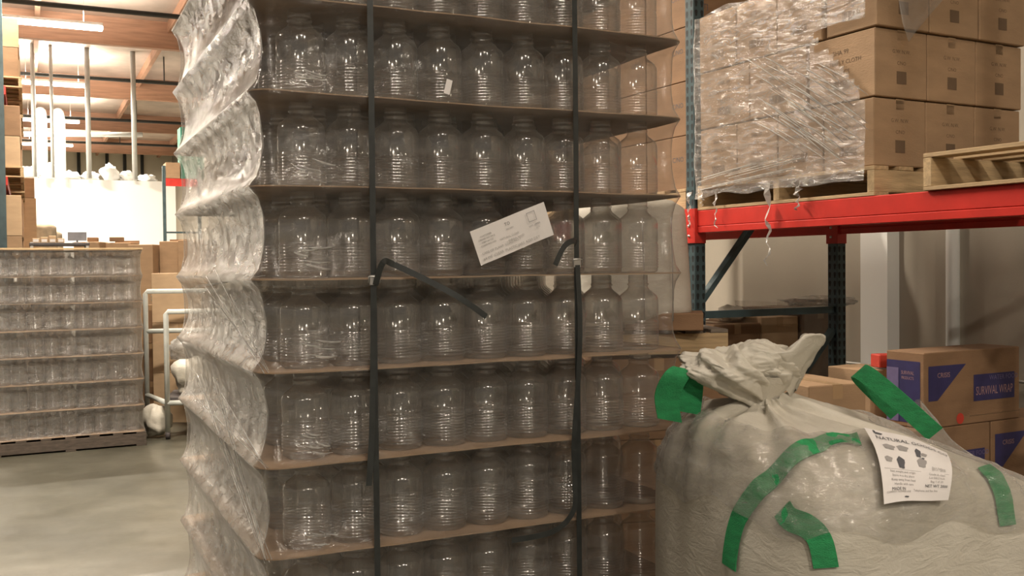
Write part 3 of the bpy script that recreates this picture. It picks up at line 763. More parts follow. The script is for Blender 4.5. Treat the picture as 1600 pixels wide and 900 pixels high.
for k in range(2):  # unseen load added to block lamp light from the wall behind
    for i in range(2):
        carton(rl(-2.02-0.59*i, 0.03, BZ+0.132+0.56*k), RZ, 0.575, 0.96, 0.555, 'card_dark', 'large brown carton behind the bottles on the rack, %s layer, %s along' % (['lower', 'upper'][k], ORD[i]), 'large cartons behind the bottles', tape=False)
pallet(rl(-2.62, 0.0, BZ+0.001), RZ, 1.2, 1.0, 'wooden pallet under the large brown cartons behind the bottles')

# ------------------------------------------------------------------ goods below the rack
CZ = radians(28)
# cartons stacked on the floor behind the stack (seen through the bottles), pallet and sack on top
def column_of(loc, rz, sx, sy, hs, mat, base_label, group):
    z = loc[2]
    for k, h in enumerate(hs):
        pos = 'top' if k == len(hs)-1 else ['bottom', 'second', 'third', 'fourth', 'fifth'][k]
        carton((loc[0], loc[1], z), rz, sx, sy, h-0.003, mat, base_label % pos, group); z += h
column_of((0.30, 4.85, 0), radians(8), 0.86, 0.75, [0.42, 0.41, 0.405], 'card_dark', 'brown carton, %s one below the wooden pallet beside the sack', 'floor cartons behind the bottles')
pallet((0.20, 4.82, 1.237), radians(8), 0.885, 0.80, 'wooden pallet below the upright white sack', h=0.135, mat='wood', mat2='wood_grey')
fc = carton((0.55, 4.86, 1.375), radians(-10), 0.38, 0.3, 0.085, 'card_dark', 'open brown carton flap at the foot of the white sack', tape=False)
# upright woven sack
def sack(loc, R, H, label, mat='woven', seams=True):
    P = []
    for i in range(19):
        t = i/18; z = H*t; prof = (min(1, (t/0.08)**0.5) if t < 0.08 else 1)*(1-0.12*t)*(1 if t < 0.86 else max(0.02, math.sqrt(max(0, 1-((t-0.86)/0.14)**2))))
        row = []
        for j in range(32):
            a_ = 2*pi*j/32; n = 3.0; c_, s_ = cos(a_), sin(a_); rr_ = R/(abs(c_)**n+abs(s_)**n)**(1/n)
            rr_ *= prof*(1+0.03*nz(c_*2, s_*2, z*4+loc[0]))
            row.append((rr_*c_, rr_*s_, z+0.01*nz(c_*3, s_*3, t*4)))
        P.append(row)
    t_ = empty('woven_sack', loc, radians(15), label, 'sack')
    MB().grid(P, True, True).build('body', M[mat], t_)
    return t_
sk = sack((0.60, 5.10, 1.375), 0.30, 0.68, 'tall white woven sack standing left of the teal post')
sm = MB()
for dx in (-0.05, 0.10): sm.tube([(dx, -0.325+0.03*0, 0.05), (dx, -0.325, 0.3), (dx, -0.31, 0.55)], 0.003, 5)
sm.build('seam', M['ink_grey'], sk)
# cartons behind the frame
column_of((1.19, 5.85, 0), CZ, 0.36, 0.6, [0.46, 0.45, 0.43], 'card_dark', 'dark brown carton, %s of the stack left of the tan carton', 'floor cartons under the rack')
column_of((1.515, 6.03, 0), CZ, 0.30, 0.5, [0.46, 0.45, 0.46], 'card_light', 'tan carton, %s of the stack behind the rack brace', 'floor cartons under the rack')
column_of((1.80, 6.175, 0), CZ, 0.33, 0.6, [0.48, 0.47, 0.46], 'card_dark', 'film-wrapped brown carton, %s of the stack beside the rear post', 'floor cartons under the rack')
g = []
for i in range(13):
    z = 0.02+1.43*i/12; row = []
    for j in range(31):
        t = j/30
        if t < 0.25: x, y = -0.015, 0.6-0.615*t/0.25
        elif t < 0.75: x, y = -0.015+0.36*(t-0.25)/0.5, -0.015
        else: x, y = 0.345, -0.015+0.6*(t-0.75)/0.25
        e = 0.008*nz(x*14, y*14+z*3, z*10); row.append((x+e, y-abs(e), z))
    g.append(row)
tag(MB().grid(g, True).build('stretch_film', M['film_dark'], loc=(1.80, 6.175, 0), rz=CZ), 'dull clear film round the brown cartons beside the rear post', 'plastic film')
def crumple(name, loc, rx, ry, rzz, label, mat, cat, seed=0, amp=0.35):
    P = []
    for i in range(15):
        ph = pi*i/14; row = []
        for j in range(24):
            a_ = 2*pi*j/24; d = Vector((sin(ph)*cos(a_), sin(ph)*sin(a_), cos(ph)))
            k = 1+amp*nz(d.x*2+seed, d.y*2, d.z*2)+amp*0.5*nz(d.x*5+seed, d.y*5, d.z*5)
            row.append((d.x*rx*k, d.y*ry*k, max(-0.9, d.z*k)*rzz+rzz*0.9))
        P.append(row)
    return tag(MB().grid(P, True, True).build(name, M[mat], loc=loc), label, cat)
crumple('plastic_bundle', (2.02, 6.50, 1.413), 0.22, 0.16, 0.035, 'flat crumpled grey film lying on the wrapped cartons', 'film_white', 'plastic film', 4)
crumple('plastic_bundle', (1.36, 6.15, 1.345), 0.09, 0.12, 0.05, 'small pale crumpled bag on the dark carton under the lit wall', 'woven', 'bag', 9)
crumple('plastic_bundle', (1.155, 5.12, 1.142), 0.09, 0.09, 0.065, 'grey wrapped bundle right of the wooden pallet end', 'grey_plastic', 'bag', 12)
crumple('purple_bundle', (1.36, 5.22, 1.142), 0.12, 0.09, 0.06, 'dark purple wrapped bundle behind the ruffled bag top', 'purple', 'bag', 15)
column_of((1.13, 4.99, 0), CZ, 0.46, 0.25, [0.38, 0.38, 0.38], 'card_dark', 'brown carton, %s of the stack under the grey and purple bundles', 'floor cartons under the rack')
# flat brown carton left of the printed box
column_of((1.225, 4.10, 0), radians(20), 0.29, 0.40, [0.41, 0.40, 0.38], 'card', 'plain brown carton, %s of the stack behind the bulk bag', 'floor cartons behind the bulk bag')

# ------------------------------------------------------------------ printed blue and brown boxes, right
def printed(loc, rz, sx, sy, sz, label, full=True):
    """near vertical edge at loc; x runs along the long face (to the right), y into the depth (left/back)"""
    t = empty('printed_carton', loc, rz, label, 'box', 'blue printed cartons at right')
    MB().box(0, sx, 0, sy, 0, sz, ch=0.004).build('body', M['card_dark'], t)
    e = 0.0012
    def quad(nm, mat, pts): MB().add([(p[0]*sx, -e, p[1]*sz) for p in pts], [tuple(range(len(pts)))]).build(nm, M[mat], t)
    quad('blue_corner', 'blue', [(0.03, 0.36), (0.16, 0.36), (0.45, 0.80), (0.03, 0.80)] if False else [(0.04, 0.36), (0.13, 0.36), (0.42, 0.82), (0.04, 0.82)])
    MB().add([(-e, sy*0.98, 0.06*sz), (-e, sy*0.10, 0.06*sz), (-e, sy*0.10, 0.88*sz), (-e, sy*0.98, 0.88*sz)], [(0, 1, 2, 3)]).build('blue_panel', M['blue'], t)
    MB().add([(-2*e, sy*0.98, 0.06*sz), (-2*e, sy*0.66, 0.06*sz), (-2*e, sy*0.66, 0.78*sz), (-2*e, sy*0.98, 0.78*sz)], [(0, 1, 2, 3)]).build('pale_panel', M['blue_light'], t)
    text(t, 'CRISIS', 0.030, 'pink', (0.19*sx, -2*e, 0.69*sz), (pi/2, 0, 0))
    quad('blue_band', 'blue', [(0.50, 0.30), (0.94, 0.30), (0.94, 0.66), (0.50, 0.66)])
    text(t, 'WATER FOOD', 0.030, 'blue_light', (0.82*sx, -2*e, 0.60*sz), (pi/2, 0, 0))
    text(t, 'SURVIVAL WRAP', 0.054, 'pink', (0.72*sx, -2*e, 0.43*sz), (pi/2, 0, 0), sx=0.62)
    MB().add([(0.36*sx+0.024*cos(2*pi*k/16), -e, 0.09*sz+0.024*sin(2*pi*k/16)) for k in range(16)], [tuple(range(16))]).build('red_seal', M['red'], t)
    text(t, 'SURVIVAL', 0.022, 'pink', (-2*e, sy*0.42, 0.72*sz), (pi/2, 0, -pi/2), sx=0.7)
    text(t, 'PRODUCTS', 0.018, 'pink', (-2*e, sy*0.42, 0.65*sz), (pi/2, 0, -pi/2), sx=0.7)
    MB().box(0.46*sx, sx*0.999, -e, 0.001, 0.105*sz, 0.112*sz).build('flap_crease', M['ink_soft'], t)
    return t
PR = radians(28); pv = Vector((cos(PR), sin(PR), 0)); pd = Vector((-sin(PR), cos(PR), 0))
B0 = Vector((1.745, 4.20, 0))
printed(B0+Vector((0, 0, 0.985)), PR, 0.63, 0.20, 0.325, 'brown carton printed SURVIVAL WRAP on top of its stack')
nm2 = ['bottom', 'second from bottom', 'middle']
for k in range(3):
    z = 0.002+0.328*k
    printed(B0+pv*(-0.175)+Vector((0, 0, z)), PR, 0.60, 0.20, 0.325, 'left printed carton, %s layer under the SURVIVAL WRAP box' % nm2[k])
    printed(B0+pv*(0.435)+Vector((0, 0, z)), PR, 0.60, 0.20, 0.325, 'right printed carton, %s layer under the SURVIVAL WRAP box' % nm2[k])
rp = carton((1.675, 4.52, 1.215), radians(10), 0.10, 0.08, 0.06, 'red', 'small bright red packet behind the printed carton', tape=False, cat='packet', name='red_packet')
column_of((1.62, 4.48, 0), PR, 0.22, 0.26, [0.41, 0.40, 0.40], 'card', 'plain carton, %s under the small red packet', 'floor cartons behind the bulk bag')
# small open carton with red lettering low at right edge
rc = carton((1.56, 3.08, 0.0), radians(20), 0.5, 0.32, 0.80, 'card', 'tall plain carton with a white and red label low at right', tape=False)
MB().box(0.02, 0.46, -0.0015, 0, 0.715, 0.79).build('label_patch', M['paper'], rc)
text(rc, 'SUPER', 0.045, 'red', (0.12, -0.003, 0.75), (pi/2, 0, 0))
# wall pipe and conduit
tag(MB().tube([UV(4.78, WV-0.06, 0), UV(4.78, WV-0.06, 4.5)], 0.045, 12).build('down_pipe', M['white_wall']), 'white round down pipe on the wall above the printed box', 'pipe')
tag(MB().tube([UV(6.0, WV-0.10, 0.93), UV(3.9, WV-0.10, 0.93)], 0.012, 8).build('conduit', M['steel']), 'thin grey conduit running low along the right wall', 'pipe')

# ------------------------------------------------------------------ bulk bag
BC = Vector((0.915, 2.70, 0)); BR = radians(20)
bag = empty('bulk_bag', BC, BR, 'large white woven bulk bag with green lifting straps under film', 'bulk bag')
NECK = (-0.235, 0.06)   # tie point relative to centre
PROF = [(0.10, 0.40), (0.13, 0.43), (0.25, 0.445), (0.5, 0.455), (0.8, 0.462), (0.98, 0.462), (1.09, 0.458), (1.17, 0.448), (1.225, 0.43), (1.262, 0.39), (1.283, 0.33), (1.295, 0.26), (1.303, 0.18), (1.312, 0.11), (1.325, 0.068), (1.34, 0.05)]
def bagpt(an, t, off=0.0, raw=False):
    """an angle, t 0..1 along the profile"""
    f = t*(len(PROF)-1); i = min(int(f), len(PROF)-2); k = f-i
    z = PROF[i][0]*(1-k)+PROF[i+1][0]*k; r = PROF[i][1]*(1-k)+PROF[i+1][1]*k
    top = max(0.0, min(1.0, (z-1.08)/0.25)); n = 3.6-1.6*top; c_, s_ = cos(an), sin(an)
    R = r/(abs(c_)**n+abs(s_)**n)**(1/n)
    # bulges, big dents and radial gathers toward the neck
    fold = (sin(an*13+2*sin(an*2))*0.5+sin(an*23+1.3)*0.35)
    R *= 1+0.03*nz(c_*1.7, s_*1.7, z*2.2)
    R += 0.012*fold*(0.15+top)*min(1, r/0.1)
    z -= 0.13*max(0, cos(an+BR))**1.5*max(0.0, min(1.0, (z-0.95)/0.3))*min(1, max(0, (r-0.10)/0.25))
    R -= 0.03*max(0, cos(an+BR))*top
    z += 0.016*fold*top*(1 if r > 0.08 else 0.3)+0.035*nz(c_*1.4+5, s_*1.4, 2)*top
    q_ = max(0.0, 1-r/0.44) if z > 0.9 else 0.0; cx = NECK[0]*q_**0.9; cy_ = NECK[1]*q_
    p = Vector((cx+(R+off)*c_, cy_+(R+off)*s_, z+off*top))
    return p
P = []
for i in range(57):
    P.append([bagpt(2*pi*j/160, i/56) for j in range(160)])
body = MB().grid(P, True, True).build('body', M['woven'], bag)
def bag_norm(an, t):
    e = 0.03; p = bagpt(an, t); d1 = bagpt(an+e, t)-bagpt(an-e, t); d2 = bagpt(an, min(1, t+e))-bagpt(an, max(0, t-e))
    n = d1.cross(d2).normalized()
    return n if n.dot(Vector((cos(an), sin(an), 0.6))) > 0 else -n
# ruffled open top above the tie
def ridg(v, o=4):
    r_ = 0; am = 1.0; f_ = 1.0; tot = 0
    for k in range(o):
        r_ += am*(1-abs(noise.noise(v*f_))*2.2); tot += am; am *= 0.55; f_ *= 2.1
    return r_/tot
def cloth(cx, cy_, cz, rx, ry, rzz, seed, amp, nu=90, nv=140, neck=None):
    P = []
    for i in range(nu+1):
        ph = pi*i/nu; row = []
        for j in range(nv):
            a_ = 2*pi*j/nv; d = Vector((sin(ph)*cos(a_), sin(ph)*sin(a_), cos(ph)))
            p = Vector((d.x*rx, d.y*ry, d.z*rzz))
            q = Vector((p.x*5+seed, p.y*5, p.z*8)); q += Vector((nz(p.x*4, p.y*4, p.z*4+seed), nz(p.x*4+3, p.y*4, seed), 0))*0.8
            k = 1+amp*(ridg(q)-0.55)
            k += 0.10*(ridg(q*2.3+Vector((3, 1, 2)))-0.5)
            p = p*k+Vector((cx, cy_, cz))
            if neck is not None:
                # cloth is drawn together towards the tie, with radial gathers
                nv_ = Vector(neck); e = p-nv_; L_ = Vector((e.x, e.y, 0)).length
                g_ = 0.012*sin(math.atan2(e.z, L_+0.01)*16+math.atan2(e.y, e.x)*9+seed)*min(1, e.length/0.12)
                p = p+d*g_
                if e.z < 0.10: w_ = max(0, 1-max(0, e.z)/0.10)*0.55; p = Vector((p.x*(1-w_)+nv_.x*w_, p.y*(1-w_)+nv_.y*w_, p.z))
            row.append(p)
        P.append(row)
    return P
nk = (NECK[0], NECK[1], 1.335)
tp = MB(); tp.grid(cloth(NECK[0]-0.085, NECK[1]+0.01, 1.405, 0.165, 0.13, 0.078, 1.3, 0.42, neck=nk), True, True)
tp.grid(cloth(NECK[0]+0.005, NECK[1], 1.405, 0.085, 0.10, 0.075, 7.1, 0.5, neck=nk), True, True)
tp.grid(cloth(NECK[0]-0.03, NECK[1]-0.01, 1.435, 0.075, 0.08, 0.055, 12.4, 0.5), True, True)
tp.build('ruffled_top', M['woven'], bag)
MB().lathe([(0.052, 1.30), (0.045, 1.325), (0.05, 1.345), (0.075, 1.37), (0.09, 1.40)], 24, (NECK[0], NECK[1], 0)).build('gathered_neck', M['woven'], bag)
MB().tube([(NECK[0]+0.053*cos(a_*pi/12), NECK[1]+0.050*sin(a_*pi/12), 1.315) for a_ in range(25)], 0.007, 6).build('tie', M['woven'], bag)
# curled lip of cloth standing at the right of the ruffle
lip = []
for i in range(18):
    t = i/17; row = []
    for j in range(26):
        s_ = j/25; an = -2.6+3.0*s_
        r = 0.035+0.085*sin(t*1.5)+0.008*sin(s_*9+t*3); z = 1.35+0.165*sin(t*1.6)*(0.75+0.25*sin(s_*2.6))+0.012*sin(s_*11+t*4)
        r -= 0.03*max(0, t-0.75)*4; z -= 0.02*max(0, t-0.8)*5
        row.append((NECK[0]+0.055+r*cos(an)*0.95+0.008*nz(s_*6, t*6, 2), NECK[1]-0.015+r*sin(an)*0.95, z+0.010*nz(s_*7, t*7, 5)))
    lip.append(row)
MB().grid(lip, True).build('cloth_lip', M['woven'], bag)

def webbing(path, wd, name='lifting_strap', label=None, off=0.006, th=0.003):
    """path of (angle, t) on the bag"""
    pts = [Vector((a_, t_, 0)) for a_, t_ in path]; Q = []
    for i in range(len(pts)-1):
        p0 = pts[max(0, i-1)]; p1 = pts[i]; p2 = pts[i+1]; p3 = pts[min(len(pts)-1, i+2)]
        for k in range(8):
            t = k/8; Q.append(0.5*((2*p1)+(p2-p0)*t+(2*p0-5*p1+4*p2-p3)*t*t+(3*p1-p0-3*p2+p3)*t*t*t))
    Q.append(pts[-1]); C3 = [bagpt(q.x, q.y) for q in Q]; NN = [bag_norm(q.x, q.y) for q in Q]; Sd = []
    for i in range(len(C3)):
        d = (C3[min(i+1, len(C3)-1)]-C3[max(i-1, 0)]).normalized(); Sd.append(d.cross(NN[i]).normalized()*wd/2)
    o = MB().ribbon([c+n*off for c, n in zip(C3, NN)], Sd, th, NN).build(name, M['green'], bag)
    return o
webbing([(4.27, 0.655), (4.05, 0.647), (3.805, 0.56), (3.648, 0.483), (3.543, 0.42), (3.473, 0.373), (3.435, 0.325)], 0.052)
webbing([(3.76, 0.435), (3.80, 0.42), (3.875, 0.412), (3.927, 0.393), (3.95, 0.358)], 0.055)
webbing([(4.915, 0.57), (4.887, 0.53), (4.869, 0.457), (4.866, 0.415)], 0.045)
def loop(pts, sides, nm='lifting_strap'):
    pts = [Vector(p) for p in pts]; Q = []; W_ = []
    for i in range(len(pts)-1):
        p0 = pts[max(0, i-1)]; p1 = pts[i]; p2 = pts[i+1]; p3 = pts[min(len(pts)-1, i+2)]
        for k in range(7):
            t = k/7; Q.append(0.5*((2*p1)+(p2-p0)*t+(2*p0-5*p1+4*p2-p3)*t*t+(3*p1-p0-3*p2+p3)*t*t*t)); W_.append(Vector(sides[i])*(1-t)+Vector(sides[i+1])*t)
    Q.append(pts[-1]); W_.append(Vector(sides[-1])); NN = []
    for i in range(len(Q)):
        d = (Q[min(i+1, len(Q)-1)]-Q[max(i-1, 0)]).normalized(); NN.append(d.cross(W_[i]).normalized())
    return MB().ribbon(Q, W_, 0.003, NN).build(nm, M['green'], bag)
def bl(X, Y, Z): return Matrix.Rotation(-BR, 3, 'Z') @ (Vector((X, Y, Z))-BC)
def bd(X, Y, Z): return Matrix.Rotation(-BR, 3, 'Z') @ Vector((X, Y, Z))
# upright loop at the left, diagonal folded loop at the right
loop([bl(0.415, 2.62, 1.285), bl(0.405, 2.60, 1.35), bl(0.425, 2.58, 1.405), bl(0.455, 2.60, 1.425), bl(0.475, 2.64, 1.39), bl(0.470, 2.66, 1.30)], [bd(0.034, 0.012, -0.008)]*6)
loop([bl(1.135, 2.66, 1.235), bl(1.105, 2.66, 1.262), bl(1.03, 2.68, 1.335), bl(0.965, 2.70, 1.392), bl(0.955, 2.74, 1.398), bl(0.985, 2.76, 1.365), bl(1.08, 2.78, 1.275)], [bd(0.016, -0.010, 0.018)]*7)
# document page hanging from the strap
TL, TR, BRc, BLc = bagpt(4.29, 0.67), bagpt(4.69, 0.60), bagpt(4.468, 0.44), bagpt(4.154, 0.44)
pn = (TR-TL).cross(BLc-TL).normalized()
if pn.dot(Vector((0, -1, 0.3))) < 0: pn = -pn
TR = TR+(BRc-TR)*0.10
def page(u, v, d=0.0):
    p = (TL*(1-u)+TR*u)*v+(BLc*(1-u)+BRc*u)*(1-v)
    return p+pn*(0.042+0.024*sin(pi*v)+0.008*sin(pi*u)+0.003*sin(u*7+v*4)+d)
doc = empty('document_sheet', BC, BR, 'white document with small pictures and text on the bulk bag', 'paper')
pg = []
for i in range(15):
    pg.append([page(j/12, i/14) for j in range(13)])
MB().grid(pg, True).build('page', M['paper'], doc)
def warp(o):
    for v in o.data.vertices:
        x, y = v.co.x+o.location.x, v.co.y+o.location.y; v.co = page(x, y, 0.0016)
    o.location = (0, 0, 0); o.rotation_euler = (0, 0, 0); o.scale = (1, 1, 1)
def dt(s_, u, v, size, m='ink', align='CENTER'): warp(text(doc, s_, size, m, (u, v, 0), (0, 0, 0), align=align))
dt('NATURAL GOODS CO', 0.53, 0.845, 0.088)
for (u, v, s_) in ((0.30, 0.34, 'Net weight and origin'), (0.30, 0.29, 'Store in a dry place'), (0.30, 0.24, 'Keep away from heat'), (0.30, 0.19, 'Handle with care'), (0.78, 0.34, 'Grade A clean'), (0.78, 0.29, 'Lot 0412 bulk'), (0.78, 0.24, 'Bag 1 of 20'), (0.80, 0.44, 'Best before'), (0.80, 0.41, '2014 / 2015')):
    dt(s_, u, v, 0.040, 'ink_grey')
dt('NET WT 2000', 0.78, 0.18, 0.055); dt('MADE IN', 0.22, 0.135, 0.05); dt('COMPANY ADDRESS LINE', 0.22, 0.105, 0.030, 'ink_grey'); dt('Telephone and fax line', 0.62, 0.12, 0.040, 'ink_grey')
def blob(u, v, ru, rv, m='ink_grey', nm='picture'):
    MB().add([page(u+ru*cos(2*pi*k/14)*(1+0.2*sin(k*2.3)), v+rv*sin(2*pi*k/14)*(1+0.15*sin(k*1.7)), 0.0014) for k in range(14)], [tuple(range(14))]).build(nm, M[m], doc)
blob(0.20, 0.70, 0.075, 0.045); blob(0.37, 0.71, 0.07, 0.05); blob(0.55, 0.66, 0.035, 0.08, 'ink'); blob(0.62, 0.64, 0.04, 0.03)
blob(0.14, 0.50, 0.05, 0.04); blob(0.30, 0.47, 0.05, 0.09, 'ink'); blob(0.58, 0.50, 0.06, 0.075); blob(0.60, 0.57, 0.02, 0.015, 'ink')
blob(0.14, 0.93, 0.05, 0.022, 'ink'); blob(0.10, 0.955, 0.015, 0.03, 'ink'); blob(0.33, 0.045, 0.035, 0.009, 'ink')
lines = MB()
for v in (0.37,):
    lines.add([page(0.05, v, 0.0014), page(0.95, v, 0.0014), page(0.95, v+0.004, 0.0014), page(0.05, v+0.004, 0.0014)], [(0, 1, 2, 3)])
lines.build('rule_line', M['ink_grey'], doc)
# film round the shoulders of the bag
P = []
for i in range(23):
    row = []
    for j in range(200):
        an = 2*pi*j/200; t = 0.40+0.30*i/22
        t += 0.035*nz(cos(an)*3, sin(an)*3, 4)*(1-i/22)
        p = bagpt(an, t); n = Vector((cos(an), sin(an), 0.5)).normalized()
        pk = math.exp(-((an-6.02)/0.16)**2)*max(0, (i-13)/9)**1.3*0.13
        e = 0.014+0.012*nz(an*14, t*9, i*0.15)+0.006*nz(an*50, t*60, 2)
        row.append(p+n*e+Vector((0, 0, pk))+Vector((-cos(an), -sin(an), 0))*pk*0.1)
    P.append(row)
f = MB().grid(P, True, True).build('stretch_film', M['film_bag'], loc=BC, rz=BR); tag(f, 'clear stretch film round the shoulders of the bulk bag', 'plastic film')
# bulky film between bag and bottle stack
pallet(BC+Matrix.Rotation(BR, 3, 'Z')@Vector((-0.5, -0.42, 0)), BR, 1.0, 0.84, 'wooden pallet under the bulk bag', h=0.10)

# ------------------------------------------------------------------ left aisle goods
def uvo(u, v, z=0.0): return UV(u, v, z)
UR = BA+pi/2      # local x = U, local y = -V
# left pallet rack: two bays of loads, seen almost edge on
for bi, u in enumerate((13.5, 16.2, 18.9)):
    t = empty('rack_frame', uvo(u, -0.22), UR, 'left rack upright frame, %s one down the aisle' % ORD[bi], 'rack', 'left rack frames')
    for y in (0.04, 1.05):
        MB().box(-0.04, 0.04, y-0.04, y+0.04, 0, 5.0, ch=0.004).build('post', M['upright'], t)
    for z in (0.4, 1.8, 3.2, 4.6): MB().bar((0, 0.08, z), (0, 1.01, z), 0.03, 0.04).build('brace', M['upright'], t)
lv = [(0.0, 'floor'), (1.50, 'first'), (2.85, 'second'), (3.95, 'top')]
for bi, u in enumerate((13.5, 16.2)):
    for z, nm in lv[1:]:
        t = empty('rack_beam', uvo(u, -0.20, z), UR, 'orange-red beam of the left rack, %s shelf, %s bay' % (nm, ORD[bi]), 'rack beam', 'left rack beams')
        MB().box(0.05, 2.65, 0.0, 0.05, -0.11, 0, ch=0.004).build('beam', M['beam_red'], t)
    for z, nm in lv:
        pallet(uvo(u+0.15, -0.02, z+0.001), UR, 2.35, 1.1, 'pallet on the %s level of the left rack, %s bay' % (nm, ORD[bi]), h=0.13, nd=8, group='pallets in the left rack')
        H = {0.0: 1.1, 1.5: 1.0, 2.85: 0.75, 3.95: 0.72}[z]
        for i in range(3):
            for k in range(2):
                mt = ['card_dark', 'card', 'card_light'][(i+k+int(z)) % 3]
                carton(uvo(u+0.17+0.77*i, -0.04-0.02*random.random(), z+0.133+k*H/2), UR, 0.76, 0.98, H/2-0.004, mt, '%s carton, %s layer, %s bay, %s level of the left rack' % (ORD[i], ['lower', 'upper'][k], ORD[bi], nm), 'cartons in the left rack', tape=False)
# sagging wrap on the racked loads
g = []
for i in range(9):
    g.append([uvo(13.6+2.2*i/8, -0.005+0.02*nz(i, j, 0), 4.08+0.75*j/6) for j in range(7)])
tag(MB().grid(g, True).build('stretch_film', M['film_box']), 'clear film over the top loads of the left rack', 'plastic film')
# small shelf with cartons at the end of the left rack
sh = empty('metal_shelf', uvo(12.3, 0.58), BA, 'grey metal shelf unit standing beyond the far left bottle stack', 'shelf')
for x in (-0.55, 0.02):
    for y in (0, 0.4): MB().box(x, x+0.03, y, y+0.03, 0, 2.02).build('post', M['steel'], sh)
for z in (0.1, 0.7, 1.3, 1.98): MB().box(-0.56, 0.06, -0.01, 0.44, z, z+0.03, ch=0.003).build('shelf_board', M['dark'], sh)
for k in range(4):
    c = carton(uvo(12.3, 0.58, 2.012)+V2*(-0.53+0.085*k)+U2*0.03, BA, 0.075, 0.3, 0.05+0.015*(k % 3), 'card_light', 'small pale parts carton, %s from left on the metal shelf' % ORD[k], 'parts cartons on the metal shelf', tape=False)
    MB().box(0.01, 0.065, -0.001, 0.0, 0.01, 0.04).build('label_patch', M['paper'], c)
tv = empty('screen', uvo(12.3, 0.58, 2.012)+V2*(-0.16)+U2*0.2, BA, 'dark flat screen standing on the metal shelf', 'screen')
MB().box(0, 0.20, 0, 0.025, 0.03, 0.13, ch=0.003).build('panel', M['grey_plastic'], tv); MB().box(0.05, 0.15, -0.04, 0.06, 0, 0.008).build('stand', M['grey_plastic'], tv); MB().box(0.09, 0.11, 0.02, 0.04, 0, 0.06).build('stand_neck', M['grey_plastic'], tv)
# tan sacks and goods further down the left side
for k, (u, v, z, r) in enumerate(((19.6, 0.24, 0, 0.34), (20.28, 0.34, 0, 0.36), (20.95, 0.16, 0, 0.3))):
    c = carton(uvo(u-0.3, v-0.25, 0), BA, 0.6, 0.6, 2.0-0.1*k, 'card', 'tall plain carton, %s under the tan sacks far left' % ORD[k], 'tall cartons under the tan sacks', tape=False)
    t = sack(uvo(u+0.05, v, 2.002-0.1*k), r*0.75, 0.55+0.22*(k == 2), 'bulging tan sack, %s of three beside the white partition' % ORD[k], 'tan_sack'); t['group'] = 'tan sacks beside the partition'
carton(uvo(18.92, -0.17, 2.95), BA, 0.3, 0.3, 0.34, 'card_dark', 'small brown carton hanging over the aisle, far left rack', tape=False)
carton(uvo(18.92, -0.17, 0.0), BA, 0.32, 0.34, 2.945, 'card', 'narrow tall carton tower below the small brown carton', tape=False)
# row of standing cardboard cartons beyond the left stack
xs = [(-5.25, 0.30, 2.04), (-4.93, 0.30, 2.03), (-4.60, 0.30, 2.00), (-4.28, 0.24, 2.04), (-4.00, 0.36, 2.05)]
hp = Vector((0, 11.9, 0))
for k, (x, w_, h_) in enumerate(xs):
    c = empty('cardboard_box', Vector((x, 11.9+0.16*(k % 2), 0)), radians(4-3*k), 'tall standing brown carton, %s from left beyond the bottle stack' % ORD[k], 'box', 'tall cartons beyond the left stack')
    MB().box(0, w_, 0, 0.30, 0, h_, ch=0.006).build('body', M['card'], c)
    MB().box(0.0, w_, 0.30, 0.306, h_-0.01, h_+0.03*(k % 2)).build('flap', M['card_dark'], c)
for k, (x, y, w_, d_, h_, m_) in enumerate(((-3.98, 10.95, 0.62, 0.4, 1.66, 'card_light'), (-4.18, 11.2, 0.2, 0.3, 1.30, 'card_dark'))):
    column_of((x, y, 0), 0, w_, d_, [h_/3]*3, m_, ['light tan carton, %s of the stack behind the white rail', 'dark brown carton, %s of the stack by the left stack'][k], 'cartons behind the white rail')
crumple('plastic_bundle', (-3.98, 11.36, 1.305), 0.15, 0.12, 0.10, 'pinkish wrapped bundle on the dark cartons beside the left stack', 'woven', 'bag', 21)
for k, (dx, z, w_) in enumerate(((0, 2.047, 0.12), (0.27, 2.047, 0.16))):
    carton((-5.15+dx, 12.05, z), 0.3, w_, 0.12, 0.05, 'card_dark', 'small carton lying on the %s standing carton' % ORD[k], 'small cartons on the standing ones', tape=False)
# white tubular cart
ct = empty('tubular_cart', (-3.46, 9.90, 0), radians(12), 'white tubular steel cart between the two bottle stacks', 'cart')
def hoop(pts, nm='rail'): MB().tube(pts, 0.026, 10).build(nm, M['white_paint'], ct)
hoop([(0, 0, 0.06), (0, 0, 1.25), (0.02, 0, 1.275), (0.75, 0, 1.275), (0.77, 0, 1.25), (0.77, 0, 0.06)], 'hoop')
hoop([(-0.30, 0.75, 0.06), (-0.30, 0.75, 1.44), (-0.28, 0.75, 1.465), (0.75, 0.75, 1.465), (0.77, 0.75, 1.44), (0.77, 0.75, 0.06)], 'hoop')
hoop([(-0.30, 0.75, 1.04), (0.77, 0.75, 1.04)]); hoop([(0, 0, 0.36), (0.77, 0, 0.36)]); hoop([(0, 0, 0.36), (-0.3, 0.75, 0.36)]); hoop([(0.77, 0, 0.36), (0.77, 0.75, 0.36)])
MB().box(-0.02, 0.77, 0.03, 0.72, 0.385, 0.41).build('deck', M['dark'], ct)
for (x, y) in ((0, 0), (0.77, 0), (-0.3, 0.75), (0.77, 0.75)):
    MB().tube([(x-0.02, y, 0.04), (x+0.02, y, 0.04)], 0.04, 12).build('caster', M['dark'], ct)
crumple('plastic_bundle', (-3.30, 10.25, 0.412), 0.20, 0.20, 0.20, 'white plastic bag lying on the cart deck', 'woven', 'bag', 31)
carton((-3.52, 10.42, 0.412), 0.2, 0.28, 0.22, 0.32, 'card', 'tan carton standing on the cart deck', tape=False)
crumple('plastic_bundle', (-3.40, 10.50, 0.735), 0.22, 0.14, 0.14, 'crumpled clear plastic heaped on the cart carton', 'film_white', 'plastic film', 33)
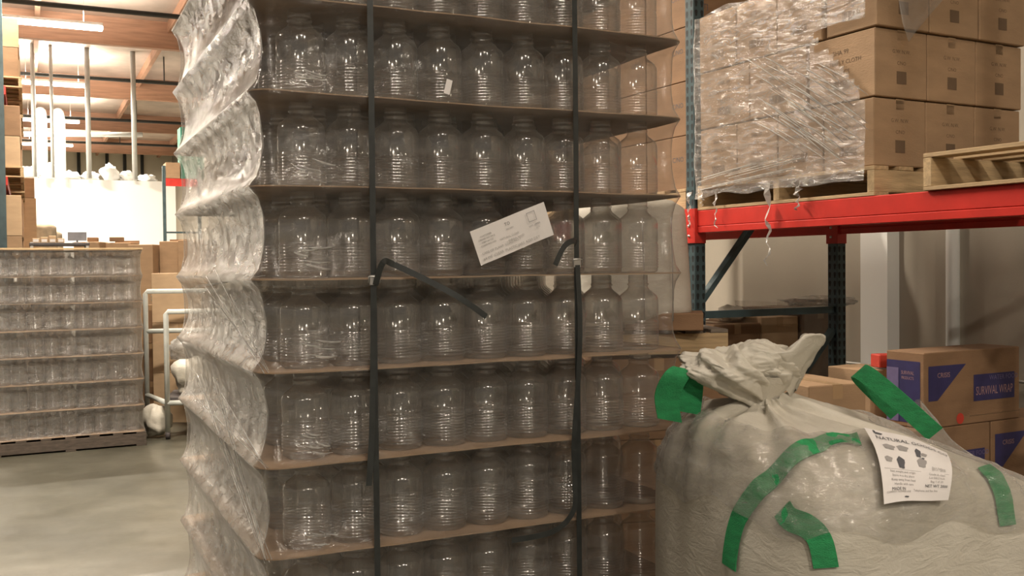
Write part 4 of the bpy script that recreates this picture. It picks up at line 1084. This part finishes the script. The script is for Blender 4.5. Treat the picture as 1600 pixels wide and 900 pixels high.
crumple('plastic_bundle', (-3.62, 10.05, 0.02), 0.13, 0.16, 0.16, 'white plastic bag on the floor under the cart', 'woven', 'bag', 35)
# small rack seen right of the partition
t = empty('rack_frame', uvo(23.2, 2.72), BA, 'distant rack with red beam right of the white partition', 'rack')
for x in (0, 0.75):
    MB().box(x, x+0.07, 0, 0.07, 0, 4.0).build('post', M['upright'], t)
for z in (1.3, 1.9, 2.5): MB().box(0.07, 0.75, 0.02, 0.05, z, z+0.04).build('brace', M['upright'], t)
MB().box(0.07, 0.75, 0.0, 0.05, 3.55, 3.72).build('beam', M['beam_red'], t)
carton(uvo(23.2, 2.80, 3.725), BA, 0.30, 0.5, 0.35, 'card', 'brown carton on the distant red beam', tape=False)
c = carton(uvo(23.2, 3.12, 3.725), BA, 0.5, 0.5, 1.15, 'sign_green', 'tall green carton with white lettering on the distant rack', tape=False)
text(c, 'TEA', 0.20, 'paper', (0.16, -0.004, 0.55), (pi/2, -pi/2, 0))
carton(uvo(23.3, 2.85, 1.95), BA, 0.20, 0.3, 0.30, 'card_dark', 'small brown carton inside the distant rack', tape=False)
# posts and services over the partition
for k, (v, r_) in enumerate(((0.18, 0.05), (1.30, 0.06), (2.28, 0.06), (0.55, 0.04))):
    tag(MB().tube([uvo(24.6, v, 3.79), uvo(24.6, v, CEIL)], r_, 8).build('steel_post', M['duct']), 'galvanised post, %s of those above the partition' % ORD[k], 'post', 'posts above the partition')
for k, v in enumerate((0.35, 0.75)):
    tag(MB().tube([uvo(26.5, v, 3.9), uvo(26.5, v, 5.3), uvo(27.2, v, 5.6), uvo(28.6, v, 5.6)], 0.14, 14).build('air_duct', M['white_metal']), '%s bulky white air duct above the partition' % ['left', 'right'][k], 'duct', 'air ducts above the partition')
tag(MB().tube([uvo(26.0, -0.1, 4.9), uvo(26.0, 2.6, 5.02)], 0.06, 8).build('service_pipe', M['duct']), 'pale service pipe crossing above the partition', 'pipe')
for k in range(7):
    crumple('plastic_bundle', uvo(25.2+0.2*(k % 2), 0.1+0.42*k, 3.785), 0.17, 0.3, 0.15+0.06*sin(k*1.9), 'white plastic heap on the partition roof, %s from left' % ORD[k], 'white_wall', 'plastic heap', 40+k, 0.4)['group'] = 'plastic heaps on the partition roof'
pr = MB().box(24.96, 28.5, -3.20, 6.5, 3.60, 3.78).build('ceiling_partition', M['white_wall'], rz=UR); tag(pr, kind='structure')
for k, v in enumerate((2.0, 3.1, 3.8, 4.5)):
    tag(MB().tube([uvo(45.3, v, 3.0), uvo(45.3, v, CEIL)], 0.07, 6).build('conduit', M['black_pipe']), 'dark riser pipe on the beige far wall, %s from left' % ORD[k], 'pipe', 'riser pipes on the far wall')
